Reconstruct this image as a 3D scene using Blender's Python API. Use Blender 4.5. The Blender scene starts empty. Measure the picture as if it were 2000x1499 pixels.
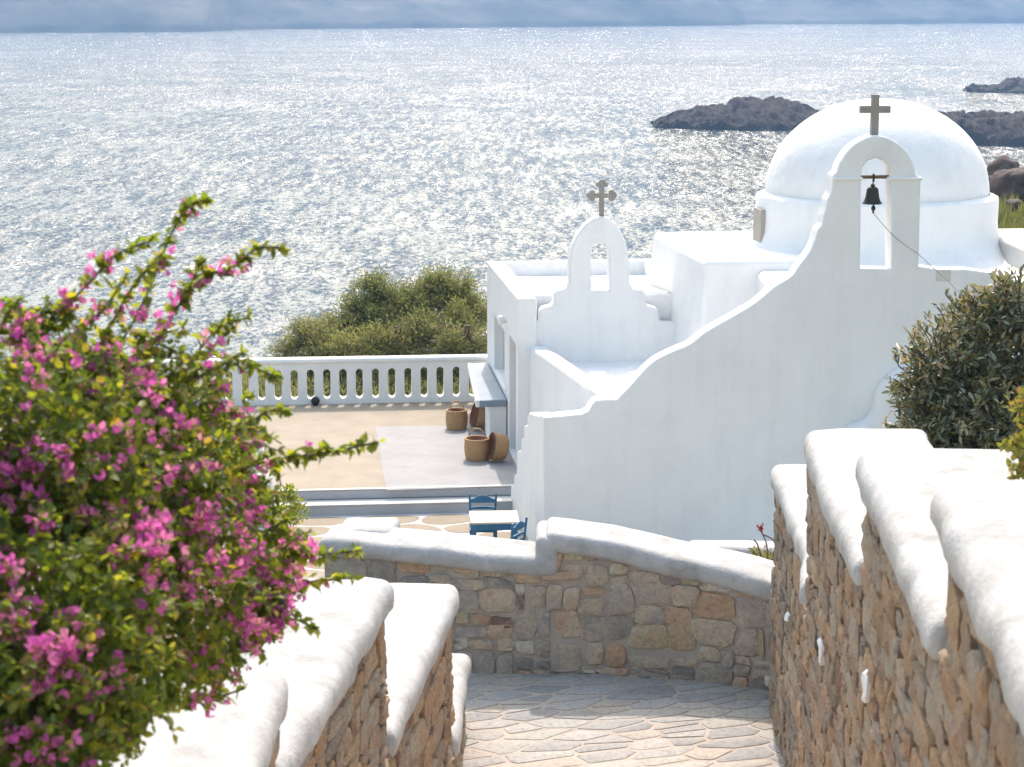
import bpy, bmesh, math, random
import numpy as np
from mathutils import Vector, Matrix, noise
random.seed(7); rng = np.random.default_rng(7)
SC = bpy.context.scene; COL = SC.collection
R = math.radians
# ------------------------------------------------------------------ camera, sky, sun, exposure
CZ = 8.0; LENS = 70.0; F = LENS / 36.0 * 2000.0
PITCH = math.atan(749.5 / F); CP, SP = math.cos(PITCH), math.sin(PITCH)
cam = bpy.data.cameras.new('camera'); co = bpy.data.objects.new('camera', cam); COL.objects.link(co)
co.location = (0, 0, CZ); co.rotation_euler = (R(90) - PITCH, 0, 0)
cam.lens = LENS; cam.sensor_width = 36.0; cam.clip_start = 0.1; cam.clip_end = 20000
cam.dof.use_dof = True; cam.dof.focus_distance = 27.0; cam.dof.aperture_fstop = 5.0
SC.camera = co
EL, AZ = R(50), R(3.5)
SUN = Vector((math.sin(AZ) * math.cos(EL), math.cos(AZ) * math.cos(EL), math.sin(EL)))
w = bpy.data.worlds.new('World'); SC.world = w; w.use_nodes = True
nt = w.node_tree; sky = nt.nodes.new('ShaderNodeTexSky'); sky.sky_type = 'NISHITA'; sky.sun_disc = False
sky.sun_elevation = EL; sky.sun_rotation = AZ; sky.air_density = 1.9; sky.dust_density = 4.3; sky.ozone_density = 0.3
bg = nt.nodes['Background']; bg.inputs['Strength'].default_value = 0.15
nt.links.new(sky.outputs[0], bg.inputs['Color'])
sl = bpy.data.lights.new('sun', 'SUN'); sl.energy = 2.0; sl.angle = R(0.53); sl.color = (1, 0.885, 0.84)
so = bpy.data.objects.new('sun', sl); COL.objects.link(so); so.rotation_euler = SUN.to_track_quat('Z', 'Y').to_euler()
vs = SC.view_settings; vs.view_transform = 'Standard'; vs.look = 'None'; vs.exposure = 1.12; vs.gamma = 1.0; vs.use_curve_mapping = False
SC.cycles.use_denoising = True; SC.cycles.denoiser = 'OPENIMAGEDENOISE'; SC.cycles.denoising_input_passes = 'RGB_ALBEDO_NORMAL'; SC.cycles.denoising_prefilter = 'NONE'; SC.cycles.max_bounces = 10; SC.cycles.diffuse_bounces = 7
SC.cycles.volume_bounces = 0; SC.cycles.transparent_max_bounces = 8

# ------------------------------------------------------------------ helpers
def ray(u, v):
    x = (u - 1000) / F; y = (749.5 - v) / F
    return Vector((x, CP + SP * y, -SP + CP * y))
def pz(u, v, z):
    d = ray(u, v); return d * ((z - CZ) / d.z) + Vector((0, 0, CZ))
def py(u, v, Y):
    d = ray(u, v); return d * (Y / d.y) + Vector((0, 0, CZ))
def ppl(u, v, o, dr):
    """point in a vertical plane through o (xy) along unit dr -> (s, z)"""
    d = ray(u, v); n = (-dr[1], dr[0])
    k = (o[0] * n[0] + o[1] * n[1]) / (d.x * n[0] + d.y * n[1])
    X, Y = d.x * k, d.y * k
    return ((X - o[0]) * dr[0] + (Y - o[1]) * dr[1], CZ + d.z * k)
WL = {}
def tag(o, label=None, cat=None, group=None, kind=None):
    if label: o['label'] = label
    if cat: o['category'] = cat
    if group: o['group'] = group
    if kind: o['kind'] = kind
    return o
def empty(name, loc):
    o = bpy.data.objects.new(name, None); COL.objects.link(o); o.location = loc; o.empty_display_size = .2
    WL[o.name] = Vector(loc); return o
def link(name, me, loc, parent):
    o = bpy.data.objects.new(name, me); COL.objects.link(o); loc = Vector(loc)
    if parent is not None:
        o.parent = parent; o.location = loc - WL[parent.name]
    else: o.location = loc
    WL[o.name] = loc; return o
def mesh(name, verts, faces, mat, smooth=None):
    me = bpy.data.meshes.new(name); me.from_pydata([tuple(v) for v in verts], [], faces)
    if mat: me.materials.append(mat)
    if smooth is not None:
        me.polygons.foreach_set('use_smooth', [True] * len(me.polygons)); me.update()
        if smooth < 179: me.set_sharp_from_angle(angle=R(smooth))
    me.update(); return me
def mk(name, verts, faces, mat, parent=None, loc=None, smooth=None):
    V = [Vector(v) for v in verts]
    if loc is None:
        if parent is not None: loc = sum(V, Vector()) / len(V)
        else:
            loc = sum(V, Vector()) / len(V); loc.z = min(v.z for v in V)
    loc = Vector(loc)
    return link(name, mesh(name, [v - loc for v in V], faces, mat, smooth), loc, parent)
def bm_obj(name, bm, mat, parent=None, loc=None, smooth=None):
    bm.verts.ensure_lookup_table(); bm.verts.index_update()
    V = [v.co.copy() for v in bm.verts]; Fc = [[v.index for v in f.verts] for f in bm.faces]; bm.free()
    return mk(name, V, Fc, mat, parent, loc, smooth)
def bevel(o, wd=.03, seg=3):
    m = o.modifiers.new('bevel', 'BEVEL'); m.width = wd; m.segments = seg; m.limit_method = 'ANGLE'; m.angle_limit = R(35); m.harden_normals = False
    for p in o.data.polygons: p.use_smooth = True
    m = o.modifiers.new('wn', 'WEIGHTED_NORMAL'); m.keep_sharp = True
    return o
def prism(foot_bot, foot_top, z0, z1):
    n = len(foot_bot); V = [(x, y, z0) for x, y in foot_bot] + [((p[0], p[1], z1) if len(p) == 2 else p) for p in foot_top]
    Fc = [list(range(n))[::-1], list(range(n, 2 * n))] + [[i, (i + 1) % n, n + (i + 1) % n, n + i] for i in range(n)]
    return V, Fc
def boxv(c, sz, rz=0, tilt=None):
    cx, cy, cz = c; a, b, h = sz[0] / 2, sz[1] / 2, sz[2] / 2
    V = [Vector((x, y, z)) for x in (-a, a) for y in (-b, b) for z in (-h, h)]
    M = Matrix.Rotation(rz, 3, 'Z')
    if tilt is not None: M = M @ tilt
    V = [M @ v + Vector(c) for v in V]
    return V, [(0, 1, 3, 2), (4, 6, 7, 5), (0, 4, 5, 1), (2, 3, 7, 6), (0, 2, 6, 4), (1, 5, 7, 3)]
def join(parts):
    V, Fc = [], []
    for v, f in parts:
        k = len(V); V += list(v); Fc += [[i + k for i in q] for q in f]
    return V, Fc
def lathe(prof, c, n=32, M=None, fn=None):
    V, Fc = [], []
    for j, (r, z) in enumerate(prof):
        for i in range(n):
            a = 2 * math.pi * i / n; rr = r + (fn(j, a) if fn else 0)
            p = Vector((rr * math.cos(a), rr * math.sin(a), z))
            if M: p = M @ p
            V.append(p + Vector(c))
    for j in range(len(prof) - 1):
        for i in range(n):
            k = (i + 1) % n; Fc.append((j * n + i, j * n + k, (j + 1) * n + k, (j + 1) * n + i))
    return V, Fc
def tube(pts, rad, n=6):
    pts = [Vector(p) for p in pts]; V, Fc = [], []
    for j, p in enumerate(pts):
        d = (pts[min(j + 1, len(pts) - 1)] - pts[max(j - 1, 0)]).normalized()
        a = d.orthogonal().normalized() if abs(d.z) > .9 else d.cross(Vector((0, 0, 1))).normalized(); b = d.cross(a)
        r = rad[j] if hasattr(rad, '__len__') else rad
        for i in range(n):
            t = 2 * math.pi * i / n; V.append(p + a * (r * math.cos(t)) + b * (r * math.sin(t)))
    for j in range(len(pts) - 1):
        for i in range(n):
            k = (i + 1) % n; Fc.append((j * n + i, j * n + k, (j + 1) * n + k, (j + 1) * n + i))
    Fc.append(list(range(n))[::-1]); Fc.append([(len(pts) - 1) * n + i for i in range(n)])
    return V, Fc
def catmull(P, n=6, closed=False):
    out = []; N = len(P)
    for i in range(N - 1):
        p0 = P[max(i - 1, 0)]; p1 = P[i]; p2 = P[i + 1]; p3 = P[min(i + 2, N - 1)]
        for k in range(n):
            t = k / n
            out.append(tuple(.5 * (2 * b + (c - a) * t + (2 * a - 5 * b + 4 * c - d) * t * t + (3 * b - a - 3 * c + d) * t ** 3) for a, b, c, d in zip(p0, p1, p2, p3)))
    out.append(tuple(P[-1])); return out
def profile(name, outer, holes, o, dr, th, bev, mat, parent=None, loc=None, wob=.0):
    """extruded plaster wall with rounded edges; front face in the plane through o along dr, body behind it"""
    cu = bpy.data.curves.new('tmp', 'CURVE'); cu.dimensions = '2D'; cu.fill_mode = 'BOTH'
    cu.extrude = max(th / 2 - bev, .001); cu.bevel_depth = bev; cu.bevel_resolution = 3; cu.offset = -bev
    for loop in [outer] + holes:
        sp = cu.splines.new('POLY'); sp.points.add(len(loop) - 1); sp.use_cyclic_u = True
        for q, (s, z) in zip(sp.points, loop): q.co = (s, z, 0, 1)
    ob = bpy.data.objects.new('tmp', cu); COL.objects.link(ob)
    dg = bpy.context.evaluated_depsgraph_get(); me = bpy.data.meshes.new_from_object(ob.evaluated_get(dg))
    bm = bmesh.new(); bm.from_mesh(me); bmesh.ops.remove_doubles(bm, verts=bm.verts, dist=1e-4)
    bmesh.ops.recalc_face_normals(bm, faces=bm.faces)
    bpy.data.objects.remove(ob); bpy.data.curves.remove(cu); bpy.data.meshes.remove(me)
    nx, ny = dr[1], -dr[0]
    for v in bm.verts:
        s, z, t = v.co; t -= th / 2
        v.co = Vector((o[0] + s * dr[0] + t * nx, o[1] + s * dr[1] + t * ny, z))
    ob = bm_obj(name, bm, mat, parent, loc)
    for p in ob.data.polygons: p.use_smooth = True
    ob.data.set_sharp_from_angle(angle=R(50))
    m = ob.modifiers.new('wn', 'WEIGHTED_NORMAL'); m.keep_sharp = True
    return ob
def slab(name, L, W, H, r, mapf, mat, parent=None, step=.12, amp=.012, loc=None, freq=2.2):
    """hand-plastered rounded slab mapped by mapf(x,y,z)"""
    def ax(D):
        rr = min(r, D * .49); a = [0, rr * .3, rr * .62, rr]; n = max(1, int((D - 2 * rr) / step))
        return a + [rr + (D - 2 * rr) * i / n for i in range(1, n)] + [D - q for q in a[::-1]], rr
    (X, rx), (Y, ry), (Z, rz) = ax(L), ax(W), ax(H); idx = {}; V = []; Fc = []
    def vid(i, j, k):
        key = (i, j, k)
        if key not in idx:
            p = Vector((X[i], Y[j], Z[k]))
            q = Vector((min(max(p.x, rx), L - rx), min(max(p.y, ry), W - ry), min(max(p.z, rz), H - rz)))
            d = Vector(((p.x - q.x) / rx, (p.y - q.y) / ry, (p.z - q.z) / rz))
            if d.length > 1e-6:
                d.normalize(); p = q + Vector((d.x * rx, d.y * ry, d.z * rz))
            P = Vector(mapf(p.x, p.y, p.z))
            nv = noise.noise_vector(P * freq) * amp + noise.noise_vector(P * freq * 3) * amp * .35
            idx[key] = len(V); V.append(P + nv)
        return idx[key]
    a, b, c = len(X) - 1, len(Y) - 1, len(Z) - 1
    for i in range(a):
        for j in range(b):
            Fc.append((vid(i, j, c), vid(i + 1, j, c), vid(i + 1, j + 1, c), vid(i, j + 1, c)))
            Fc.append((vid(i, j, 0), vid(i, j + 1, 0), vid(i + 1, j + 1, 0), vid(i + 1, j, 0)))
    for i in range(a):
        for k in range(c):
            Fc.append((vid(i, 0, k), vid(i + 1, 0, k), vid(i + 1, 0, k + 1), vid(i, 0, k + 1)))
            Fc.append((vid(i, b, k), vid(i, b, k + 1), vid(i + 1, b, k + 1), vid(i + 1, b, k)))
    for j in range(b):
        for k in range(c):
            Fc.append((vid(0, j, k), vid(0, j, k + 1), vid(0, j + 1, k + 1), vid(0, j + 1, k)))
            Fc.append((vid(a, j, k), vid(a, j + 1, k), vid(a, j + 1, k + 1), vid(a, j, k + 1)))
    return mk(name, V, Fc, mat, parent, loc, smooth=180)
# ------------------------------------------------------------------ materials
def mat(name):
    m = bpy.data.materials.new(name); m.use_nodes = True; n = m.node_tree.nodes; return m, n, m.node_tree.links, n['Principled BSDF']
def N(n, t, **kw):
    x = n.new(t)
    for k, v in kw.items(): setattr(x, k, v)
    return x
def texco(n, l, scale=(1, 1, 1), world=True):
    if world: g = N(n, 'ShaderNodeNewGeometry'); src = g.outputs['Position']
    else: g = N(n, 'ShaderNodeTexCoord'); src = g.outputs['Object']
    mp = N(n, 'ShaderNodeMapping'); mp.inputs['Scale'].default_value = scale; l.new(src, mp.inputs['Vector']); return mp.outputs[0]
def noi(n, l, vec, scale, detail=4, rough=.55):
    t = N(n, 'ShaderNodeTexNoise'); t.inputs['Scale'].default_value = scale; t.inputs['Detail'].default_value = detail; t.inputs['Roughness'].default_value = rough
    l.new(vec, t.inputs['Vector']); return t.outputs['Fac']
def ramp(n, l, fac, stops):
    r = N(n, 'ShaderNodeValToRGB'); e = r.color_ramp.elements
    while len(e) < len(stops): e.new(.5)
    for q, (p, c) in zip(e, stops): q.position = p; q.color = (*c, 1)
    if fac is not None: l.new(fac, r.inputs[0])
    return r.outputs[0]
def mixc(n, l, fac, a, b, mode='MIX'):
    m = N(n, 'ShaderNodeMix', data_type='RGBA', blend_type=mode)
    for s, v in ((m.inputs[0], fac), (m.inputs[6], a), (m.inputs[7], b)):
        if isinstance(v, (int, float)): s.default_value = v
        elif isinstance(v, tuple): s.default_value = (*v, 1)
        else: l.new(v, s)
    return m.outputs[2]
def bump(n, l, p, h, strength, dist, prev=None):
    b = N(n, 'ShaderNodeBump'); b.inputs['Strength'].default_value = strength; b.inputs['Distance'].default_value = dist
    l.new(h, b.inputs['Height'])
    if prev: l.new(prev, b.inputs['Normal'])
    l.new(b.outputs[0], p.inputs['Normal']); return b.outputs[0]
def plaster(name, c0, c1, stain=None, big=.02, fine=.004, rough=.85, sfac=(.55, .75), fs=45, streak=0.):
    m, n, l, p = mat(name); v = texco(n, l)
    c = ramp(n, l, noi(n, l, v, 1.6, 5), [(.35, c0), (.65, c1)])
    if stain:
        f = ramp(n, l, noi(n, l, v, 3.5, 8, .7), [(sfac[0], (0, 0, 0)), (sfac[1], (1, 1, 1))]); c = mixc(n, l, f, c, stain)
    if streak:
        f1 = ramp(n, l, noi(n, l, texco(n, l, (5, 5, .45)), 1., 6, .65), [(.48, (0, 0, 0)), (.78, (streak,) * 3)]); c = mixc(n, l, f1, c, (.50, .49, .47))
        f2 = ramp(n, l, noi(n, l, v, .9, 7, .7), [(.52, (0, 0, 0)), (.75, (streak * .7,) * 3)]); c = mixc(n, l, f2, c, (.60, .57, .52))
    l.new(c, p.inputs['Base Color']); p.inputs['Roughness'].default_value = rough; p.inputs['Specular IOR Level'].default_value = .2
    b = bump(n, l, p, noi(n, l, v, 2.5, 3), .6, big); bump(n, l, p, noi(n, l, v, fs, 4), .6, fine, b)
    return m
M_white = plaster('whitewash', (.76, .76, .755), (.80, .80, .79), big=.035, fine=.006, streak=.17)
M_dome = plaster('dome_whitewash', (.73, .735, .74), (.78, .78, .78), (.66, .65, .64), sfac=(.55, .8), big=.04, fine=.006, streak=.2)
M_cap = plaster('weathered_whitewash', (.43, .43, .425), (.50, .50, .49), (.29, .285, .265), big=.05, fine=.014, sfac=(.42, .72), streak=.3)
M_roof = plaster('roof_screed', (.58, .56, .52), (.64, .62, .58))
M_sand = plaster('sand_cement', (.285, .245, .19), (.335, .29, .225), (.26, .222, .172), big=.004, fine=.003, rough=.8)
M_grey = plaster('grey_cement', (.28, .28, .28), (.32, .32, .32), (.25, .25, .25), big=.004, fine=.003, rough=.75)
M_riser = plaster('grey_riser', (.38, .385, .41), (.43, .435, .46))
M_slate = plaster('blue_grey_paint', (.23, .28, .34), (.29, .34, .40), rough=.5)
M_tanflag = plaster('tan_flag', (.28, .235, .175), (.33, .28, .21), (.25, .21, .16), big=.004, fine=.004)
M_joint = plaster('white_joint', (.64, .62, .58), (.68, .66, .62))
M_mortar = plaster('mortar', (.38, .34, .29), (.46, .41, .35), (.30, .26, .22), big=.02, fine=.012, fs=30)
M_dark_mortar = plaster('dark_mortar', (.17, .135, .10), (.23, .18, .135), (.12, .10, .08), big=.02, fine=.012, fs=30)
M_path_mortar = plaster('path_mortar', (.38, .33, .28), (.46, .40, .34), (.33, .28, .24), big=.006, fine=.005)
M_soil = plaster('soil', (.10, .075, .05), (.15, .11, .075), (.06, .07, .03), big=.06, fine=.03)
M_bank = plaster('dry_hillside', (.13, .11, .06), (.20, .17, .10), (.07, .09, .03), big=.2, fine=.05)
M_marble = plaster('grey_marble', (.26, .235, .21), (.32, .29, .265), (.21, .19, .175), big=.002, fine=.003, rough=.6)
M_taupe = plaster('taupe_shutter', (.36, .33, .29), (.40, .36, .32))
M_door = plaster('grey_door', (.40, .41, .43), (.45, .46, .48), big=.001, fine=.001, rough=.5)
M_terra = plaster('terracotta', (.42, .17, .08), (.48, .21, .10), big=.003, fine=.002)
M_cream = plaster('cream_table', (.50, .45, .35), (.55, .50, .40), big=.001, fine=.001, rough=.45)
def stone_mat(name, stops, lich, rel=.03):
    m, n, l, p = mat(name); oi = N(n, 'ShaderNodeObjectInfo'); v = texco(n, l)
    ad = N(n, 'ShaderNodeVectorMath', operation='ADD'); cb = N(n, 'ShaderNodeCombineXYZ'); mu = N(n, 'ShaderNodeMath', operation='MULTIPLY'); mu.inputs[1].default_value = 37.
    l.new(oi.outputs['Random'], mu.inputs[0])
    for i in range(3): l.new(mu.outputs[0], cb.inputs[i])
    l.new(v, ad.inputs[0]); l.new(cb.outputs[0], ad.inputs[1]); vv = ad.outputs[0]
    f = N(n, 'ShaderNodeMath', operation='ADD'); g = N(n, 'ShaderNodeMath', operation='MULTIPLY_ADD'); g.inputs[1].default_value = .55; g.inputs[2].default_value = -.27
    l.new(noi(n, l, vv, 2.2, 4), g.inputs[0]); l.new(oi.outputs['Random'], f.inputs[0]); l.new(g.outputs[0], f.inputs[1])
    c = ramp(n, l, f.outputs[0], stops)
    fine = noi(n, l, vv, 22, 8, .7)
    c = mixc(n, l, .75, c, ramp(n, l, fine, [(.28, (.55, .53, .51)), (.5, (1, 1, 1)), (.72, (1.3, 1.27, 1.2))]), 'MULTIPLY')
    lf = ramp(n, l, noi(n, l, vv, 7, 6, .65), [(.56, (0, 0, 0)), (.68, (1, 1, 1))])
    mm = N(n, 'ShaderNodeMath', operation='MULTIPLY'); mm.inputs[1].default_value = .55; l.new(lf, mm.inputs[0])
    c = mixc(n, l, mm.outputs[0], c, lich)
    l.new(c, p.inputs['Base Color']); p.inputs['Roughness'].default_value = .85; p.inputs['Specular IOR Level'].default_value = .25
    b = bump(n, l, p, noi(n, l, vv, 9, 6, .65), .9, rel); bump(n, l, p, noi(n, l, vv, 55, 5, .7), .8, rel * .25, b)
    return m
M_stone = stone_mat('field_stone', [(0, (.27, .25, .23)), (.16, (.44, .38, .30)), (.32, (.54, .45, .34)), (.46, (.38, .345, .31)), (.6, (.55, .455, .34)), (.74, (.50, .32, .21)), (.84, (.48, .40, .26)), (.93, (.62, .57, .49)), (1, (.24, .15, .11))], (.52, .475, .40), .05)
M_schist = stone_mat('rusty_schist', [(0, (.30, .25, .20)), (.2, (.40, .26, .15)), (.4, (.48, .335, .21)), (.55, (.37, .32, .26)), (.7, (.44, .275, .16)), (.85, (.42, .36, .28)), (1, (.28, .16, .10))], (.40, .345, .27), .07)
M_flag = stone_mat('pale_flag', [(0, (.28, .275, .26)), (.3, (.36, .35, .325)), (.55, (.41, .39, .35)), (.8, (.40, .35, .285)), (1, (.32, .32, .315))], (.37, .36, .335), .004)
M_rock = stone_mat('sea_rock', [(0, (.055, .042, .038)), (.5, (.08, .062, .055)), (1, (.11, .085, .07))], (.10, .08, .068), .5)
M_boulder = stone_mat('granite_boulder', [(0, (.13, .10, .09)), (.5, (.17, .13, .115)), (1, (.20, .16, .14))], (.20, .165, .15), .15)
def simple(name, c, rough=.6, metal=0., nz=None):
    m, n, l, p = mat(name); p.inputs['Roughness'].default_value = rough; p.inputs['Metallic'].default_value = metal
    v = texco(n, l); q = tuple(min(1, x * 1.25) for x in c); d = tuple(x * .75 for x in c)
    l.new(ramp(n, l, noi(n, l, v, nz or 14, 5, .65), [(.3, d), (.7, q)]), p.inputs['Base Color']); return m
M_blue = simple('blue_painted_wood', (.015, .13, .25), .45)
M_wick = simple('wicker', (.46, .27, .12), .6, nz=60)
M_wickd = simple('dark_wicker', (.13, .055, .03), .6, nz=60)
M_wickin = simple('wicker_lining', (.28, .13, .08), .8, nz=40)
M_bronze = simple('aged_bronze', (.045, .05, .04), .45, .7, nz=30)
M_oldwood = simple('old_wood', (.16, .10, .06), .8, nz=40)
M_rope = simple('rope', (.28, .26, .24), .9, nz=60)
M_black = simple('black_rubber', (.012, .012, .014), .5)
M_bark = simple('bark', (.12, .08, .055), .9, nz=30)
M_twig = simple('green_twig', (.10, .10, .04), .8, nz=30)
def leaf_mat(name, stops, trans, tw=.4, rough=.45, spec=.35):
    m, n, l, p = mat(name); at = N(n, 'ShaderNodeAttribute', attribute_name='tint'); oi = N(n, 'ShaderNodeObjectInfo')
    s = N(n, 'ShaderNodeMath', operation='ADD'); fr = N(n, 'ShaderNodeMath', operation='FRACT'); l.new(at.outputs['Fac'], s.inputs[0]); l.new(oi.outputs['Random'], s.inputs[1]); l.new(s.outputs[0], fr.inputs[0])
    c = ramp(n, l, fr.outputs[0], stops); l.new(c, p.inputs['Base Color']); p.inputs['Roughness'].default_value = rough; p.inputs['Specular IOR Level'].default_value = spec
    t = N(n, 'ShaderNodeBsdfTranslucent'); l.new(mixc(n, l, 1., c, trans, 'MULTIPLY'), t.inputs['Color'])
    mx = N(n, 'ShaderNodeMixShader'); mx.inputs[0].default_value = tw; l.new(p.outputs[0], mx.inputs[1]); l.new(t.outputs[0], mx.inputs[2])
    l.new(mx.outputs[0], n['Material Output'].inputs['Surface']); return m
M_leaf = leaf_mat('bougainvillea_leaf', [(0, (.06, .10, .015)), (.35, (.11, .155, .022)), (.7, (.17, .205, .032)), (.93, (.24, .245, .045)), (.97, (.28, .19, .07)), (1, (.055, .09, .015))], (2.4, 2.2, .9), .52)
M_bract = leaf_mat('magenta_bract', [(0, (.52, .10, .37)), (.4, (.62, .15, .44)), (.75, (.70, .24, .45)), (.93, (.66, .34, .34)), (1, (.54, .10, .44))], (1.3, 1.15, 1.2), .5, .6, .15)
M_olive = leaf_mat('silvery_leaf', [(0, (.10, .13, .07)), (.3, (.18, .20, .11)), (.55, (.28, .26, .14)), (.72, (.36, .27, .12)), (.88, (.42, .42, .33)), (1, (.13, .16, .09))], (1.4, 1.3, .9), .28, .35, .6)
M_tam = leaf_mat('tamarisk_leaf', [(0, (.10, .125, .06)), (.4, (.165, .185, .085)), (.75, (.235, .24, .105)), (1, (.22, .19, .11))], (1.6, 1.55, 1.0), .5, .7, .2)
M_grass = leaf_mat('dry_grass', [(0, (.09, .12, .04)), (.5, (.15, .17, .06)), (1, (.20, .17, .09))], (1.5, 1.4, .9), .4, .7, .2)
M_yel = leaf_mat('yellow_green_leaf', [(0, (.16, .18, .04)), (.6, (.23, .23, .05)), (1, (.30, .18, .06))], (1.5, 1.45, .9), .45, .5, .3)
M_red = simple('red_petal', (.45, .02, .05), .6)
# water
m, n, l, p = mat('sea_water'); M_sea = m
v = texco(n, l)
p.inputs['IOR'].default_value = 1.58; p.inputs['Roughness'].default_value = .11
gust = ramp(n, l, noi(n, l, texco(n, l, (.006, .022, 1)), 1., 5, .6), [(.40, (0, 0, 0)), (.60, (1, 1, 1))])
l.new(ramp(n, l, noi(n, l, texco(n, l, (.006, .012, 1)), 1., 3), [(.3, (.035, .058, .076)), (.7, (.048, .072, .09))]), p.inputs['Base Color'])
# wave slopes come straight from noise vectors, so that distant facets keep their tilt
def slopes(sx, sy, det):
    t = N(n, 'ShaderNodeTexNoise'); t.inputs['Scale'].default_value = 1.; t.inputs['Detail'].default_value = det; t.inputs['Roughness'].default_value = .6
    l.new(texco(n, l, (sx, sy, 1)), t.inputs['Vector']); q = N(n, 'ShaderNodeVectorMath', operation='SUBTRACT'); q.inputs[1].default_value = (.5, .5, .5); l.new(t.outputs['Color'], q.inputs[0]); return q.outputs[0]
acc = None
for sx, sy, det, k in ((.05, .03, 2, .45), (.8, .12, 0, .55), (2.0, .8, 0, .85), (4.5, 3.0, 0, 1.0), (10.0, 8.0, 0, .8)):
    q = N(n, 'ShaderNodeVectorMath', operation='SCALE'); q.inputs['Scale'].default_value = k; l.new(slopes(sx, sy, det), q.inputs[0])
    if acc is None: acc = q.outputs[0]
    else:
        ad_ = N(n, 'ShaderNodeVectorMath', operation='ADD'); l.new(acc, ad_.inputs[0]); l.new(q.outputs[0], ad_.inputs[1]); acc = ad_.outputs[0]
mg = N(n, 'ShaderNodeMath', operation='MULTIPLY_ADD'); mg.inputs[1].default_value = .85; mg.inputs[2].default_value = .55; l.new(gust, mg.inputs[0])
sep = N(n, 'ShaderNodeSeparateXYZ'); l.new(texco(n, l), sep.inputs[0]); mr = N(n, 'ShaderNodeMapRange'); mr.inputs[1].default_value = 120; mr.inputs[2].default_value = 900; mr.inputs[3].default_value = .56; mr.inputs[4].default_value = 1.6; l.new(sep.outputs['Y'], mr.inputs[0])
ms = N(n, 'ShaderNodeMath', operation='MULTIPLY'); l.new(mg.outputs[0], ms.inputs[0]); l.new(mr.outputs[0], ms.inputs[1])
q = N(n, 'ShaderNodeVectorMath', operation='SCALE'); l.new(acc, q.inputs[0]); l.new(ms.outputs[0], q.inputs['Scale'])
fl = N(n, 'ShaderNodeVectorMath', operation='MULTIPLY_ADD'); fl.inputs[1].default_value = (1, 1, 0); fl.inputs[2].default_value = (0, 0, 1); l.new(q.outputs[0], fl.inputs[0])
nm = N(n, 'ShaderNodeVectorMath', operation='NORMALIZE'); l.new(fl.outputs[0], nm.inputs[0]); l.new(nm.outputs[0], p.inputs['Normal'])

# ------------------------------------------------------------------ setting: sea, far shore, islets, ground
SEA = -20.0
def sheet(name, poly, z, mat, parent=None, th=None):
    if th: V, Fc = prism(poly, poly, z - th, z)
    else: V = [(x, y, z) for x, y in poly]; Fc = [list(range(len(poly)))]
    return mk(name, V, Fc, mat, parent)
tag(sheet('sea', [(-3200, -80), (3200, -80), (3200, 3600), (-3200, 3600)], SEA, M_sea), kind='structure')
def grid(name, nx, ny, f, mat, parent=None, smooth=None):
    V = [f(i / nx, j / ny) for j in range(ny + 1) for i in range(nx + 1)]
    Fc = [(j * (nx + 1) + i, j * (nx + 1) + i + 1, (j + 1) * (nx + 1) + i + 1, (j + 1) * (nx + 1) + i) for j in range(ny) for i in range(nx)]
    return mk(name, V, Fc, mat, parent, smooth=smooth)
def fbm(x, y, s, o=6): return noise.fractal(Vector((x * s, y * s, 3.3)), .9, 2.1, o)
shore = [pz(u, v, SEA) for u, v in ((-900, 74), (0, 65), (420, 62), (440, 58), (1000, 54), (1430, 50), (1460, 48), (2000, 46), (2900, 40))]
def shY(x):
    for a, b in zip(shore, shore[1:]):
        if x <= b.x: return a.y + (b.y - a.y) * (x - a.x) / (b.x - a.x)
    return shore[-1].y
def farhill(s, t):
    x = -1300 + 2800 * s; d = t ** 1.5 * 700; y = shY(x) + d + 14 * fbm(x, 0, .01) * (1 - t)
    h = (1 - math.exp(-d / 130)) * 85 + max(0, d) * .07
    h *= .8 + .5 * fbm(x, y, .0035); h += 8 * fbm(x, y, .012, 5) * min(1, d / 40) + (2.5 + 2 * fbm(x, 7, .06)) * min(1, d / 6) + 1.5 * fbm(x, y, .05, 4) * min(1, d / 30)
    return (x, y, SEA - 1 + max(h, 0) if t > 0 else SEA - 1)
M_far = plaster('far_hillside', (.12, .105, .075), (.20, .17, .12), (.09, .095, .055), big=.8, fine=.3)
for nd in M_far.node_tree.nodes:
    if nd.type == 'MAPPING': nd.inputs['Scale'].default_value = (.012, .012, .03)
tag(grid('far_hills', 420, 90, farhill, M_far, smooth=180), kind='structure')
def islet(name, sil, Y0, depth, label, na=1.):
    """low rock ridge whose skyline is sil [(px, skyline px)] at distance Y0"""
    P = [py(u, v, Y0) for u, v in sil]; x0, x1 = P[0].x, P[-1].x
    def H(x):
        for a, b in zip(P, P[1:]):
            if x <= b.x: return a.z + (b.z - a.z) * (x - a.x) / (b.x - a.x)
        return P[-1].z
    def f(s, t):
        x = x0 + (x1 - x0) * s; k = math.sin(math.pi * t) ** .55
        h = (H(x) - SEA) * k * (1 + .12 * fbm(x, t * depth, .16) * (t != .5)); n_ = noise.noise_vector(Vector((x * .25, t * 6, 1))) * .9 * na
        return (x + n_.x, Y0 + (t - .5) * depth * (.5 + .5 * math.sin(math.pi * min(1, max(0, s)))) + n_.y * 2, SEA - .3 + max(h, 0) + ((fbm(x, t * depth, .35) + .5 * abs(noise.noise(Vector((x * .22 + t * 2, t * depth * .3, 4)))) - .2 + .15 * fbm(x, t * depth, .9, 3)) * na if 0 < t < 1 else 0))
    return tag(grid(name, 200, 48, f, M_rock, smooth=30), label, 'islet')
i1 = islet('islet', [(1278, 240), (1300, 228), (1330, 215), (1370, 208), (1425, 203), (1432, 190), (1480, 190), (1520, 193), (1560, 202), (1600, 213), (1640, 232), (1690, 256)], 455, 40, 'dark rocky islet left of the dome with a flat-topped hump')
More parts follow.
